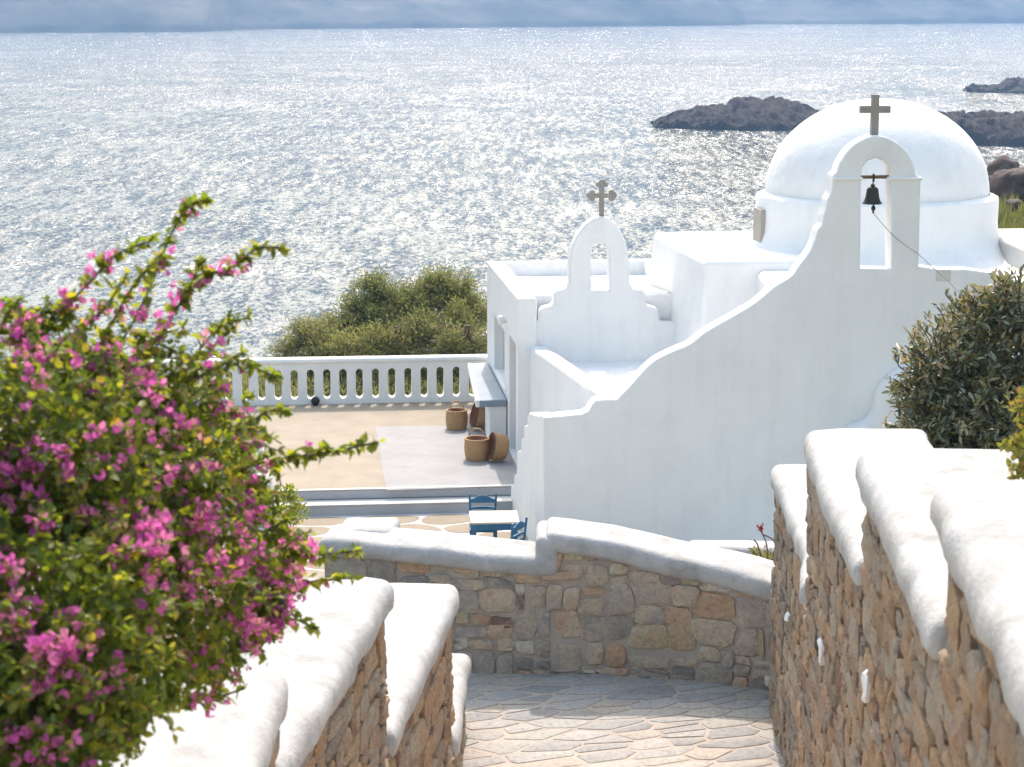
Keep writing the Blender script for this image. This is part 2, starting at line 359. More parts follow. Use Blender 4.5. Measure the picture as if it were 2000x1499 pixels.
i2 = islet('islet', [(1790, 262), (1820, 230), (1840, 220), (1870, 217), (1905, 221), (1930, 216), (1960, 218), (2000, 219), (2060, 224), (2130, 262)], 405, 34, 'dark rocky islet right of the dome, cut by the frame edge')
i3 = islet('islet', [(1890, 170), (1900, 163), (1915, 166), (1925, 165), (1940, 169), (1950, 164), (1970, 156), (1995, 150), (2040, 146), (2100, 172)], 625, 26, 'small distant dark skerry at the far upper right')
for o in (i1, i2, i3): o['kind'] = 'structure'; del o['category']
i4 = islet('sea_rock', [(660, 566), (667, 563), (675, 561), (684, 561), (693, 564), (698, 566)], 193.5, 3, 'small flat dark rock awash in the sea beyond the tamarisks', .06); i4['category'] = 'rock'

# hillside under and around the terraces
def ground(s, t):
    x = -40 + 110 * s; y = -12 + 140 * t
    if y < 19: z = 6.2 - max(0, y) * .30
    elif y < 41: z = -1.2
    elif y < 54: z = -.6 - (y - 41) * .09
    else: z = -1.77 - (y - 54) * .32
    if x > 3.4 and y < 27: z = max(z, (2.5 if y < 20.5 else 2.5 - (y - 20.5) * .7) if y > 12 else 4.8 - .19 * max(0, y))
    if x > 8: z += (x - 8) * .10 * min(1, max(0, (y - 34) / 20))
    if -.6 < x < 2.8 and y < 20: z -= 1.2
    if y > 60: z += fbm(x, y, .06) * 1.0
    return (x, y, max(z, SEA - 4))
tag(grid('hillside', 110, 140, ground, M_bank, smooth=180), kind='structure')

# ------------------------------------------------------------------ terraces and steps
A = R(5.4); U = (math.cos(A), math.sin(A)); Wd = (-math.sin(A), math.cos(A))
def T(o, s, t): return (o[0] + U[0] * s + Wd[0] * t, o[1] + U[1] * s + Wd[1] * t)
Sr = pz(1005, 949, 0); Sr = (Sr.x, Sr.y)               # right end of the upper step edge
up = [T(Sr, -16, 0), T(Sr, 1.5, 0), T(Sr, 1.5, 7.45), T(Sr, -16, 7.45)]
tag(sheet('upper_terrace', up, 0, M_sand, th=.155), kind='structure')
gp = [pz(u, v, .004) for u, v in ((733, 834), (872, 831), (1012, 826), (1012, 949.5), (755, 957.5))]
gpo = sheet('painted_patch', [(q.x, q.y) for q in gp], .004, M_grey, bpy.data.objects['upper_terrace']); gpo['label'] = 'smooth pale grey painted area in front of the door'
st = empty('terrace_steps', (Sr[0] - 3, Sr[1], -.36)); tag(st, kind='structure')
V, Fc = prism([T(Sr, -16, -.02), T(Sr, 1.2, -.02), T(Sr, 1.2, .3), T(Sr, -16, .3)], [T(Sr, -16, -.02), T(Sr, 1.2, -.02), T(Sr, 1.2, .3), T(Sr, -16, .3)], -.16, -.012)
bevel(mk('riser', V, Fc, M_riser, st), .01, 2)
sl_ = [T(Sr, -16, -.04), T(Sr, 1.2, -.04), T(Sr, 1.2, .05), T(Sr, -16, .05)]
V, Fc = prism(sl_, sl_, -.004, .012); bevel(mk('step_edge', V, Fc, M_joint, st), .005, 2)
b_ = [T(Sr, -16, -.36), T(Sr, 1.2, -.36), T(Sr, 1.2, .2), T(Sr, -16, .2)]
V, Fc = prism(b_, b_, -.36, -.185); bevel(mk('riser', V, Fc, M_riser, st), .01, 2)
b_ = [T(Sr, -16, -.375), T(Sr, 1.2, -.375), T(Sr, 1.2, -.025), T(Sr, -16, -.025)]
V, Fc = prism(b_, b_, -.181, -.163); bevel(mk('step_edge', V, Fc, M_joint, st), .005, 2)
LT = -.355
lo = [T(Sr, -16, -11.5), T(Sr, 6, -11.5), T(Sr, 6, -.3), T(Sr, -16, -.3)]
lt = tag(sheet('lower_terrace', lo, LT, M_joint, th=.2), kind='structure')

# ------------------------------------------------------------------ voronoi stone work
def clip(poly, a, b, c):
    out = []
    for i in range(len(poly)):
        p, q = poly[i], poly[(i + 1) % len(poly)]; dp = a * p[0] + b * p[1] - c; dq = a * q[0] + b * q[1] - c
        if dp <= 0: out.append(p)
        if dp * dq < 0:
            t = dp / (dp - dq); out.append((p[0] + (q[0] - p[0]) * t, p[1] + (q[1] - p[1]) * t))
    return out
def voronoi(seeds, k=1.0, reach=3.0, lim=None):
    """cells of seeds in a metric where the second axis is stretched by k"""
    S = [(x, y * k) for x, y in seeds]; cells = []
    for i, p in enumerate(S):
        poly = [(p[0] - reach, p[1] - reach), (p[0] + reach, p[1] - reach), (p[0] + reach, p[1] + reach), (p[0] - reach, p[1] + reach)]
        for j, q in enumerate(S):
            if j == i: continue
            dx, dy = q[0] - p[0], q[1] - p[1]
            if dx * dx + dy * dy > 4 * reach * reach: continue
            poly = clip(poly, dx, dy, (q[0] ** 2 + q[1] ** 2 - p[0] ** 2 - p[1] ** 2) / 2)
            if len(poly) < 3: break
        cells.append([(x, y / k) for x, y in poly])
    return cells
def inset(poly, d):
    n = len(poly); cx = sum(p[0] for p in poly) / n; cy = sum(p[1] for p in poly) / n
    ar = sum(poly[i][0] * poly[(i + 1) % n][1] - poly[(i + 1) % n][0] * poly[i][1] for i in range(n))
    sgn = 1 if ar > 0 else -1; out = list(poly)
    for i in range(n):
        p, q = poly[i], poly[(i + 1) % n]; ex, ey = q[0] - p[0], q[1] - p[1]; L = math.hypot(ex, ey)
        if L < 1e-5: continue
        nx, ny = ey / L * sgn, -ex / L * sgn
        out = clip(out, nx, ny, nx * p[0] + ny * p[1] - d)
        if len(out) < 3: return []
    return out
def soften(poly, c=.2, j=0.):
    out = []; n = len(poly)
    for i in range(n):
        p, q, r_ = poly[i - 1], poly[i], poly[(i + 1) % n]
        for o, cc in ((p, c), (r_, c)):
            out.append((q[0] + (o[0] - q[0]) * cc + random.uniform(-j, j), q[1] + (o[1] - q[1]) * cc + random.uniform(-j, j)))
    return out
def area(poly): return abs(sum(poly[i][0] * poly[(i + 1) % len(poly)][1] - poly[(i + 1) % len(poly)][0] * poly[i][1] for i in range(len(poly)))) / 2
def stone_geo(poly, surf, dep, jit, rim=.75, back=.03, ins=.22):
    n = len(poly); cx = sum(p[0] for p in poly) / n; cy = sum(p[1] for p in poly) / n
    V = [surf(x, y, -back) for x, y in poly]
    V += [surf(x, y, dep * rim + random.uniform(-jit, jit) * .4) for x, y in poly]
    V += [surf(cx + (x - cx) * (1 - ins), cy + (y - cy) * (1 - ins), dep + random.uniform(-jit, jit)) for x, y in poly]
    V += [surf(cx, cy, dep + random.uniform(-jit, jit))]
    Fc = []
    for r_ in range(2):
        for i in range(n):
            k = (i + 1) % n; Fc.append((r_ * n + i, r_ * n + k, (r_ + 1) * n + k, (r_ + 1) * n + i))
    Fc += [(2 * n + i, 2 * n + (i + 1) % n, 3 * n) for i in range(n)]
    return V, Fc
def lay(name, polys, surf, dep, jit, mat, parent, rim=.75, sm=40, limit=300, key=None, **kw):
    polys = sorted(polys, key=key or (lambda q: -area(q))); rest = []
    for i, q in enumerate(polys):
        V, Fc = stone_geo(q, surf, dep * random.uniform(.6, 1.25), jit, rim, **kw)
        if i < limit: mk(name, V, Fc, mat, parent, smooth=sm)
        else: rest.append((V, Fc))
    if rest:
        V, Fc = join(rest); tag(mk(name + '_infill', V, Fc, mat, parent, smooth=sm), kind='stuff')
def rubble(s0, s1, z0, z1, pw, rh, ww, j=.03):
    """squared random rubble: panels, each with its own courses, each course cut into blocks, some split"""
    out = []; s = s0
    edge = lambda z, sd: .10 * noise.noise(Vector((z * 2.1, sd, 0)))
    k = 0
    while s < s1:
        w_ = random.uniform(*pw); z = z0 - random.uniform(0, .1)
        while z < z1:
            h = random.uniform(*rh); n_ = max(1, round(w_ / random.uniform(*ww))); cuts = [0] + sorted(max(.16, min(.84, (i + random.uniform(-.28, .28)) / n_)) for i in range(1, n_)) + [1]
            tl_ = random.uniform(-.03, .03)
            for c0, c1 in zip(cuts, cuts[1:]):
                l0 = edge(z, k) if c0 == 0 else 0; l1 = edge(z, k + 1) if c1 == 1 else 0; m0 = edge(z + h, k) if c0 == 0 else 0; m1 = edge(z + h, k + 1) if c1 == 1 else 0
                q = [(s + w_ * c0 + l0, z + tl_ * c0), (s + w_ * c1 + l1, z + tl_ * c1), (s + w_ * c1 + m1, z + h + tl_ * c1), (s + w_ * c0 + m0, z + h + tl_ * c0)]
                if random.random() < .2 and h > .17:
                    f = random.uniform(.35, .65); a_ = (q[0][0] + (q[3][0] - q[0][0]) * f, q[0][1] + h * f); b_ = (q[1][0] + (q[2][0] - q[1][0]) * f, q[1][1] + h * (f + random.uniform(-.1, .1)))
                    out += [[q[0], q[1], b_, a_], [a_, b_, q[2], q[3]]]
                elif random.random() < .16 and w_ * (c1 - c0) > .22:
                    f = random.uniform(.35, .65); a_ = (q[0][0] + (q[1][0] - q[0][0]) * f, q[0][1]); b_ = (q[3][0] + (q[2][0] - q[3][0]) * (f + random.uniform(-.15, .15)), q[3][1])
                    out += [[q[0], a_, b_, q[3]], [a_, q[1], q[2], b_]]
                else: out.append(q)
            z += h
        s += w_; k += 1
    res = []
    for q in out:
        q = [(x + random.uniform(-j, j) * .5, y + random.uniform(-j, j) * .5) for x, y in q]; r_ = []
        for i in range(4):   # extra point per side keeps outlines uneven
            p_, n_ = q[i], q[(i + 1) % 4]; r_ += [p_, ((p_[0] + n_[0]) / 2 + random.uniform(-j, j) * .35, (p_[1] + n_[1]) / 2 + random.uniform(-j, j) * .35)]
        res.append(r_)
    return res
def shrink(q, d):
    n_ = len(q); cx = sum(p_[0] for p_ in q) / n_; cy = sum(p_[1] for p_ in q) / n_; hx = max(abs(p_[0] - cx) for p_ in q); hy = max(abs(p_[1] - cy) for p_ in q)
    return [(cx + (p_[0] - cx) * max(.3, 1 - d / hx), cy + (p_[1] - cy) * max(.3, 1 - d / hy)) for p_ in q]
def rround(q, c=.2):
    """round the four true corners (even points) only"""
    out = []
    for i in range(0, 8, 2):
        p_, a_, b_ = q[i], q[i - 1], q[i + 1]
        out += [(p_[0] + (a_[0] - p_[0]) * c * 1.6, p_[1] + (a_[1] - p_[1]) * c * 1.6), (p_[0] + (b_[0] - p_[0]) * c * 1.6, p_[1] + (b_[1] - p_[1]) * c * 1.6), b_]
    return out
# lower terrace flags: tan slabs with wide white joints
seeds = []
for i in range(-12, 9):
    for j in range(11):
        seeds.append((i * .95 + (j % 2) * .48 + random.uniform(-.2, .2) - 2.2, -.75 - j * .62 + random.uniform(-.14, .14)))
polys = []
for q in voronoi(seeds, 1.5, 2.0):
    if len(q) < 3: continue
    q = clip(clip(q, 0, 1, -.42), 0, -1, 7.6)
    q = clip(clip(q, 1, 0, 2.4), -1, 0, 13.5) if len(q) > 2 else q
    if len(q) > 2:
        q = inset(q, .028)
        if len(q) > 2 and area(q) > .04: polys.append(soften(soften(q, .24), .25))
lay('flagstone', polys, lambda x, y, o: (*T(Sr, x, y), LT + o), .008, .0005, M_tanflag, lt, rim=.6, back=.0, ins=.06, sm=20)

# landing with crazy paving
LZ = 1.48
lp = tag(sheet('landing_path', [(-1.0, 15.6), (3.0, 15.6), (3.0, 18.95), (-1.0, 18.95)], LZ, M_path_mortar, th=.5), kind='structure')
seeds = []
y = 15.65
while y < 18.9:
    x = -.9 + random.uniform(0, .4); h = random.uniform(.17, .28)
    while x < 2.9:
        wdt = random.uniform(.25, .75); seeds.append((x + wdt / 2, y + random.uniform(-.06, .06)))
        if random.random() < .25: seeds.append((x + wdt / 2 + random.uniform(-.2, .2), y + h * .5 + random.uniform(-.03, .03)))
        x += wdt
    y += h
shx = .28
polys = []
for q in voronoi([(x, y - shx * x) for x, y in seeds], 2.0, 1.6):
    if len(q) < 3: continue
    q = clip(clip(q, 1, 0, 2.62), -1, 0, .62); q = clip(clip(q, shx, 1, 18.75), -shx, -1, -15.62) if len(q) > 2 else q
    if len(q) > 2:
        q = inset(q, random.uniform(.008, .034))
        if len(q) > 2 and area(q) > .006: polys.append(soften(q, .09, .008))
lay('flagstone', polys, lambda x, y, o: (x, y + shx * x, LZ + o), .007, .001, M_flag, lp, rim=.7, back=0., ins=.05, sm=20)
# stair up towards the camera (below the frame)
sta = empty('stair', (0, 15.6, LZ)); tag(sta, kind='structure')
for i in range(28):
    y1 = 15.6 - i * .5; V, Fc = boxv((.5, y1 - .25, LZ + .085 + .17 * i - .5), (4.4 if i < 10 else 3.6, .5, 1.0 + .17)); bevel(mk('step', V, Fc, M_path_mortar, sta), .02, 2)

# ------------------------------------------------------------------ curved stone wall at the end of the landing
CW = [(-1.85, 18.95), (-1.2, 18.85), (-.41, 18.74), (.5, 18.72), (1.0, 18.68), (1.75, 18.53), (2.6, 18.18), (3.1, 17.9)]
CWc = catmull(CW, 8); cl = [0.]
for a, b in zip(CWc, CWc[1:]): cl.append(cl[-1] + math.hypot(b[0] - a[0], b[1] - a[1]))
def cwp(s):
    s = min(max(s, 0), cl[-1]); i = 0
    while i < len(cl) - 2 and cl[i + 1] < s: i += 1
    a, b = CWc[i], CWc[i + 1]; t = (s - cl[i]) / (cl[i + 1] - cl[i]); d = Vector((b[0] - a[0], b[1] - a[1])).normalized()
    return Vector((a[0] + (b[0] - a[0]) * t, a[1] + (b[1] - a[1]) * t)), Vector((d.y, -d.x))   # normal towards the camera
def cws(u, v):
    """s, z on the wall face seen at pixel (u, v)"""
    best = min((abs(1000 + F * q.x / (q.y * CP + 6 * SP) - u), s) for s in [k * cl[-1] / 400 for k in range(401)] for q in [cwp(s)[0]])
    s = best[1]; return s, py(u, v, cwp(s)[0].y).z
cwall = empty('stone_wall', (.5, 18.7, LZ)); tag(cwall, 'curved rubble stone wall with thick white cap closing the landing', 'wall')
lowE = [cws(660, 1088), cws(860, 1104), cws(1057, 1126)]; hiE = [cws(1082, 1080), cws(1190, 1095), cws(1300, 1122), cws(1410, 1148), cws(1515, 1178)]
sst = (lowE[-1][0] + hiE[0][0]) / 2
hiE.append((cl[-1], hiE[-1][1] - .06)); lowE.insert(0, (0, lowE[0][1]))
def lerp(T_, s):
    for a, b in zip(T_, T_[1:]):
        if s <= b[0]: return a[1] + (b[1] - a[1]) * max(0, (s - a[0])) / max(1e-6, b[0] - a[0])
    return T_[-1][1]
def cwtop(s): return lerp(lowE, s) if s < sst else lerp(hiE, s)
# core
ns = 90; V = []
for i in range(ns + 1):
    s = cl[-1] * i / ns; p_, nn = cwp(s); z1 = cwtop(s) + .05
    for off, z in ((-.0, -.7), (0, z1), (-.55, z1), (-.55, -.7)): V.append((p_.x + nn.x * off, p_.y + nn.y * off, z))
Fc = [(i * 4 + k, i * 4 + 4 + k, i * 4 + 4 + (k + 1) % 4, i * 4 + (k + 1) % 4) for i in range(ns) for k in range(4)] + [(0, 1, 2, 3), (ns * 4 + 3, ns * 4 + 2, ns * 4 + 1, ns * 4)]
mk('core', V, Fc, M_mortar, cwall)
polys = []
for q in rubble(0, cl[-1], LZ - .05, 3.1, (.35, .9), (.11, .32), (.15, .36), .05):
    q = rround(shrink(q, random.uniform(.005, .016)), .2); s0 = sum(p_[0] for p_ in q) / len(q)
    q = clip(clip(q, 0, 1, cwtop(s0) + .03), 0, -1, -(LZ - .1)) if len(q) > 2 else q
    if len(q) > 2: q = clip(clip(q, 1, 0, sst + .02 if s0 < sst else cl[-1]), -1, 0, -.02)
    if len(q) > 2 and area(q) > .005: polys.append(q)
def cwsurf(s, z, o):
    p_, nn = cwp(s); return (p_.x + nn.x * o, p_.y + nn.y * o, z)
lay('stone', polys, cwsurf, .030, .009, M_stone, cwall, sm=35, ins=.14)
def cwcap(s0, s1, H, name, label=None):
    def f(x, y, z):
        s = s0 + x; p_, nn = cwp(s); e = s - min(max(s, 0), cl[-1]); o = .07 - y; sag = .035 * (1 - math.cos((y - .35) * 2.2))
        d = Vector((-nn.y, nn.x)) * e
        return (p_.x + nn.x * o + d.x, p_.y + nn.y * o + d.y, cwtop(min(max(s, s0 + .03), s1 - .03)) + z - sag)
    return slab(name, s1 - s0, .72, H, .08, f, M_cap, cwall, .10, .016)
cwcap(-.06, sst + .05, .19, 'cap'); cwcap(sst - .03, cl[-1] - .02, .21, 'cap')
# the step between the two caps: white riser wrapped round the end of the high cap
pS, nS = cwp(sst); zl = cwtop(sst - .01); zh = cwtop(sst + .01)
dS = Vector((-nS.y, nS.x))
slab('cap_end', .22, .73, zh - zl + .17, .08, lambda x, y, z: (pS.x + dS.x * (x - .12) + nS.x * (.074 - y), pS.y + dS.y * (x - .12) + nS.y * (.074 - y), zl + .005 + z - .035 * (1 - math.cos((y - .35) * 2.2))), M_cap, cwall, .1, .01)
# the return at the free end
e0 = cwp(.0)[0]
slab('return_cap', .58, .62, .20, .08, lambda x, y, z: (e0.x + .06 + x + y * .12, e0.y + .22 + y, cwtop(.1) - .004 + z), M_cap, cwall, .14, .014)
V, Fc = boxv((e0.x + .38, e0.y + .55, .85), (.45, .8, 3.3 + 0.1)); V = [Vector((v_.x, v_.y, min(v_.z, cwtop(.1) + .06))) for v_ in V]; mk('core', V, Fc, M_mortar, cwall)
# low white wall behind it on the right
a_, b_ = py(1345, 1074, 20.6), py(1560, 1080, 20.6)
lw = empty('garden_wall', ((a_.x + b_.x) / 2, 20.8, -.4)); tag(lw, 'low white wall with rounded top behind the curved stone wall', 'wall')
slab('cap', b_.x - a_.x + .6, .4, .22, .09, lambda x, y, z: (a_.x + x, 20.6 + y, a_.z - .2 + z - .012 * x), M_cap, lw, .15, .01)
V, Fc = boxv(((a_.x + b_.x) / 2 + .3, 20.82, (a_.z - .2 - .5) / 2 + .02), (b_.x - a_.x + .4, .3, a_.z - .2 + .5)); mk('body', V, Fc, M_white, lw)

# ------------------------------------------------------------------ stepped stair walls
def stair_wall(name, label, pathline, side, segs, zfoot, smat, wid, holes=()):
    """pathline: [(x,y)] of the path-side face from far to near; segs: [(y_far, y_near, top z)]; side +1 body lies to +x"""
    PL = sorted(pathline, key=lambda q: q[1])
    def fx(y):
        for a, b in zip(PL, PL[1:]):
            if y <= b[1]: return a[0] + (b[0] - a[0]) * (y - a[1]) / (b[1] - a[1])
        return PL[-1][0]
    root = empty(name, (fx(12) + side * .3, 12, zfoot(12))); tag(root, label, 'wall')
    for yf, yn, zt in segs:
        n = 8; V = []
        for i in range(n + 1):
            y = yn + (yf - yn) * i / n; x = fx(y)
            for xx, z in ((x, zfoot(y) - .4), (x, zt - .1), (x + side * wid, zt - .1), (x + side * wid, zfoot(y) - .4)): V.append((xx, y, z))
        Fc = [(i * 4 + k, i * 4 + 4 + k, i * 4 + 4 + (k + 1) % 4, i * 4 + (k + 1) % 4) for i in range(n) for k in range(4)] + [(0, 1, 2, 3), (n * 4 + 3, n * 4 + 2, n * 4 + 1, n * 4)]
        mk('core', V, Fc, M_dark_mortar, root)
        L = yf - yn
        def f(x, y, z, yn=yn, zt=zt, L=L):
            yy = yn + x; dr_ = .05 * math.exp(-(y / .1) ** 2) * (1 if y < .12 else 0)
            return (fx(yy) + side * (y - .065), yy + .04, zt - .22 + z - .05 * (1 - math.cos(max(0, .3 - y) * 3)) + ((.05 * noise.noise(Vector((yy * 3, side * 3, 1))) + .03 * noise.noise(Vector((yy * 9, side * 3, 5)))) if z < .06 else 0))
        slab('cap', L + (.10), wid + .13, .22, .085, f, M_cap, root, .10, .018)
    seeds = []; ymin = min(s[1] for s in segs); ymax = segs[0][0]
    def top(y):
        for yf, yn, zt in segs:
            if yn <= y: return zt
        return segs[-1][2]
    polys = []
    for q in rubble(ymin, ymax, -.1, 6.2, (.5, 1.2), (.10, .26), (.2, .5), .05):
        y0 = sum(p_[0] for p_ in q) / 8; z0 = sum(p_[1] for p_ in q) / 8
        if not (zfoot(y0) - .3 < z0 < top(y0) + .1): continue
        q = rround(shrink(q, random.uniform(.004, .014)), .2)
        q = clip(clip(clip(q, 0, 1, top(y0) - .17), 0, -1, -(zfoot(y0) - .12)), 1, 0, ymax)
        for yf, yn, zt in segs[:-1]:
            if q and y0 < yn and max(p_[1] for p_ in q) > zt - .17: q = clip(q, 1, 0, yn)
        if len(q) > 2: q = clip(q, -1, 0, -ymin)
        if len(q) > 2 and area(q) > .004: polys.append(q)
    def surf(y, z, o): return (fx(y) - side * (o + .012 * noise.noise(Vector((y * 1.5, z * 1.5, 0)))), y, z)
    def size(q):
        yc = sum(p_[0] for p_ in q) / len(q); zc = sum(p_[1] for p_ in q) / len(q)
        vis = zc > CZ - .415 * yc
        return -area(q) / yc ** 2 - (10 if vis else 0)
    lay('stone', polys, surf, .034, .013, smat, root, sm=55, key=size, ins=.25)
    return root, fx
def zf(y): return LZ + max(0, 15.6 - y) * .34
rw, rfx = stair_wall('stair_wall', 'tall rusty stone wall with four stepped white caps, right of the path',
    [(2.50, 18.5), (2.43, 17.6), (2.33, 14.9), (2.17, 14.05), (1.99, 10.75), (1.78, 7.8), (1.72, 7.3), (1.60, 5.92), (1.45, 4.2)], 1,
    [(17.75, 14.0, 3.82), (14.15, 10.75, 4.92), (10.85, 7.75, 5.52), (7.85, 4.2, 6.08)], zf, M_schist, .78)
lwll, lfx = stair_wall('stair_wall', 'rusty stone wall with stepped white caps, left of the path under the bougainvillea',
    [(-.40, 18.5), (-.45, 17.3), (-.50, 15.3), (-.80, 12.5), (-1.16, 9.2), (-1.15, 7), (-1.1, 4.6)], -1,
    [(17.35, 15.3, 2.14), (15.45, 12.2, 3.36), (12.25, 9.1, 4.36), (9.2, 4.6, 4.80)], zf, M_schist, .95)
# white-painted stones in the right wall
for u, v, dz, dy in ((1613, 1275, .10, .075), (1704, 1345, .11, .065), (1546, 1205, .05, .05)):
    y_ = next(y for y in [18 - k * .02 for k in range(700)] if 1000 + F * rfx(y) / (y * CP + (CZ - py(u, v, y).z) * SP) >= u)
    z_ = py(u, v, y_).z
    q = soften([(y_ - dy, z_ - dz * .6), (y_ + dy, z_ - dz), (y_ + dy * .8, z_ + dz), (y_ - dy, z_ + dz * .8)], .25, .01)
    V, Fc = stone_geo(q, lambda y, z, o: (rfx(y) - o, y, z), .05, .012)
    mk('white_stone', V, Fc, M_white, rw, smooth=40)

# ------------------------------------------------------------------ chapel
ch = empty('chapel', (4.5, 31, -.36)); tag(ch, 'whitewashed domed chapel with stepped wavy gable walls and bell arch', 'chapel')
C1 = (.50, 28.7)
def PF(L_): return [ppl(u, v, C1, U) for u, v in L_]
wave = PF([(1205, 781), (1233, 752), (1253, 729), (1280, 704), (1320, 684), (1347, 673), (1374, 652), (1400, 636), (1430, 619), (1475, 592), (1512, 561), (1546, 540), (1561, 519), (1582, 491), (1592, 468), (1597, 450), (1605, 440), (1608, 424), (1613, 408), (1616, 390), (1624, 375), (1627, 345), (1634, 337)])
left = PF([(1061, 817), (1110, 812), (1138, 809), (1150, 803), (1157, 790), (1163, 783), (1180, 781)])
arch = PF([(1640, 319), (1655, 296), (1674, 279), (1700, 267), (1726, 267), (1752, 279), (1771, 296), (1784, 319), (1789, 340)])
rt = PF([(1797, 345), (1799, 352), (1795, 521), (1826, 525)])
rt2 = PF([(1856, 527), (1885, 526), (1908, 529), (1932, 533), (1959, 540), (2010, 556)])
sE = rt2[-1][0] + 3.5
outer = left + catmull(wave, 3) + catmull(arch, 4) + rt + rt2 + [(sE, rt2[-1][1] - .3), (sE, -.6), (0, -.6)]
hl = PF([(1681, 525), (1741, 526), (1741, 345)]) + PF([(1738, 328), (1728, 315), (1711, 309), (1695, 315), (1685, 328), (1682, 345)])
fw = profile('front_wall', outer, [hl], C1, U, .36, .03, M_white, ch)
# rope recess right of the bell arch: shade put into a greyer flush panel
q = PF([(1828, 527), (1858, 528), (1858, 550), (1828, 549)]); 
cxy = lambda s, t=0: (C1[0] + U[0] * s + Wd[0] * t, C1[1] + U[1] * s + Wd[1] * t)
c0 = cxy((q[0][0] + q[1][0]) / 2, .02); V, Fc = boxv((c0[0], c0[1], (q[0][1] + q[2][1]) / 2), (q[1][0] - q[0][0], .05, q[0][1] - q[2][1]), A); bevel(mk('niche_shade', V, Fc, M_roof, ch), .008, 2)
# impost lines of the bell arch
for (ua, ub) in ((1630, 1684), (1738, 1800)):
    s0, z0 = ppl(ua, 350, C1, U); s1, _ = ppl(ub, 350, C1, U); c0 = cxy((s0 + s1) / 2, .18)
    V, Fc = boxv((c0[0], c0[1], z0), (s1 - s0 + .02, .42, .05), A); bevel(mk('impost', V, Fc, M_white, ch), .02, 3)
# stepped flank left of the front wall
FL = (.50, 28.72); e_ = (0.02, 32.0); Ld = math.hypot(e_[0] - FL[0], e_[1] - FL[1]); fd = ((e_[0] - FL[0]) / Ld, (e_[1] - FL[1]) / Ld)
pts = [ppl(u, v, FL, fd) for u, v in ((1062, 816), (1046, 810), (1033, 806), (1030, 812), (1030, 829), (1023, 832), (1023, 854), (1018, 858), (1018, 878), (1010, 882), (1009, 924), (1004, 928), (1004, 946), (998, 950), (997, 970), (994, 974), (993, 998))]
pts = [(s, z) for s, z in pts]; fo = [(0, -.6)] + pts + [(pts[-1][0], -.6)]
# front face of profile() lies on the left of dr seen from above -> reverse the direction so the body goes right
profile('stepped_flank', [(-s, z) for s, z in fo], [], (FL[0], FL[1]), (-fd[0], -fd[1]), .34, .035, M_white, ch)
# diagonal parapet of the small roof
dA, dB = (.30, 33.75), (1.30, 28.95); Ld = math.hypot(dB[0] - dA[0], dB[1] - dA[1]); dd = ((dB[0] - dA[0]) / Ld, (dB[1] - dA[1]) / Ld)
zA = ppl(1034, 676, dA, dd)[1]; zB = ppl(1166, 772, dA, dd)[1]
profile('roof_parapet', [(0, -.5), (Ld, -.5), (Ld, zB), (Ld * .8, zB * .8 + zA * .2 + .02), (Ld * .5, (zA + zB) / 2 + .02), (Ld * .2, zA * .8 + zB * .2 + .01), (.25, zA - .02), (.08, zA), (0, zA)], [], dA, dd, .30, .07, M_white, ch)
RT = 1.86
V, Fc = prism([(.45, 33.95), (1.30, 29.1), (4.6, 29.4), (4.5, 34.4)], [(.45, 33.95), (1.30, 29.1), (4.6, 29.4), (4.5, 34.4)], RT - .3, RT); mk('roof_slab', V, Fc, M_white, ch)
# gable wall with arch and cross
G = (.28, 33.80)
def PG(L_): return [ppl(u, v, G, U) for u, v in L_]
go = PG([(1030, 634), (1046, 632), (1052, 626), (1054, 608), (1060, 602), (1077, 598), (1082, 592), (1083, 573), (1088, 568), (1104, 565), (1111, 558), (1112, 517), (1117, 482), (1127, 460), (1143, 439), (1160, 427), (1175, 424), (1190, 427), (1204, 439), (1217, 460), (1225, 482), (1229, 512), (1231, 557), (1238, 565), (1255, 567), (1260, 575), (1262, 593), (1267, 598), (1282, 602), (1287, 609), (1289, 626), (1294, 631), (1330, 632)])
go += [(go[-1][0], -.4), (go[0][0], -.4)]
gh = PG([(1155, 568), (1190, 568), (1190, 496), (1187, 484), (1180, 478), (1172, 476), (1164, 478), (1158, 484), (1155, 496)])
gab = profile('gable_wall', go, [gh], G, U, .32, .04, M_white, ch)
# side block with battered left face
bt = [(3.17, 32.45), (2.87, 34.3), (2.60, 36.6), (6, 37), (6, 32.7)]; bb = [(2.98, 32.35), (2.62, 34.3), (2.35, 36.7), (6, 37), (6, 32.6)]
V, Fc = prism(bb, bt, .5, 3.80); V = [Vector(v_) for v_ in V]; bevel(mk('side_block', V, Fc, M_white, ch), .10, 4)
mb = [(4.12, 29.3), (4.02, 32.6), (4.0, 38), (12.5, 38.8), (13.0, 30.3)]
V, Fc = prism(mb, mb, -.5, 3.62); bevel(mk('nave_block', V, Fc, M_white, ch), .12, 4)
rb_ = [(8.45, 31.9), (8.3, 35.5), (13, 36), (13, 32.3)]
V, Fc = prism(rb_, rb_, 3.3, 3.98); bevel(mk('raised_roof', V, Fc, M_roof, ch), .06, 4)
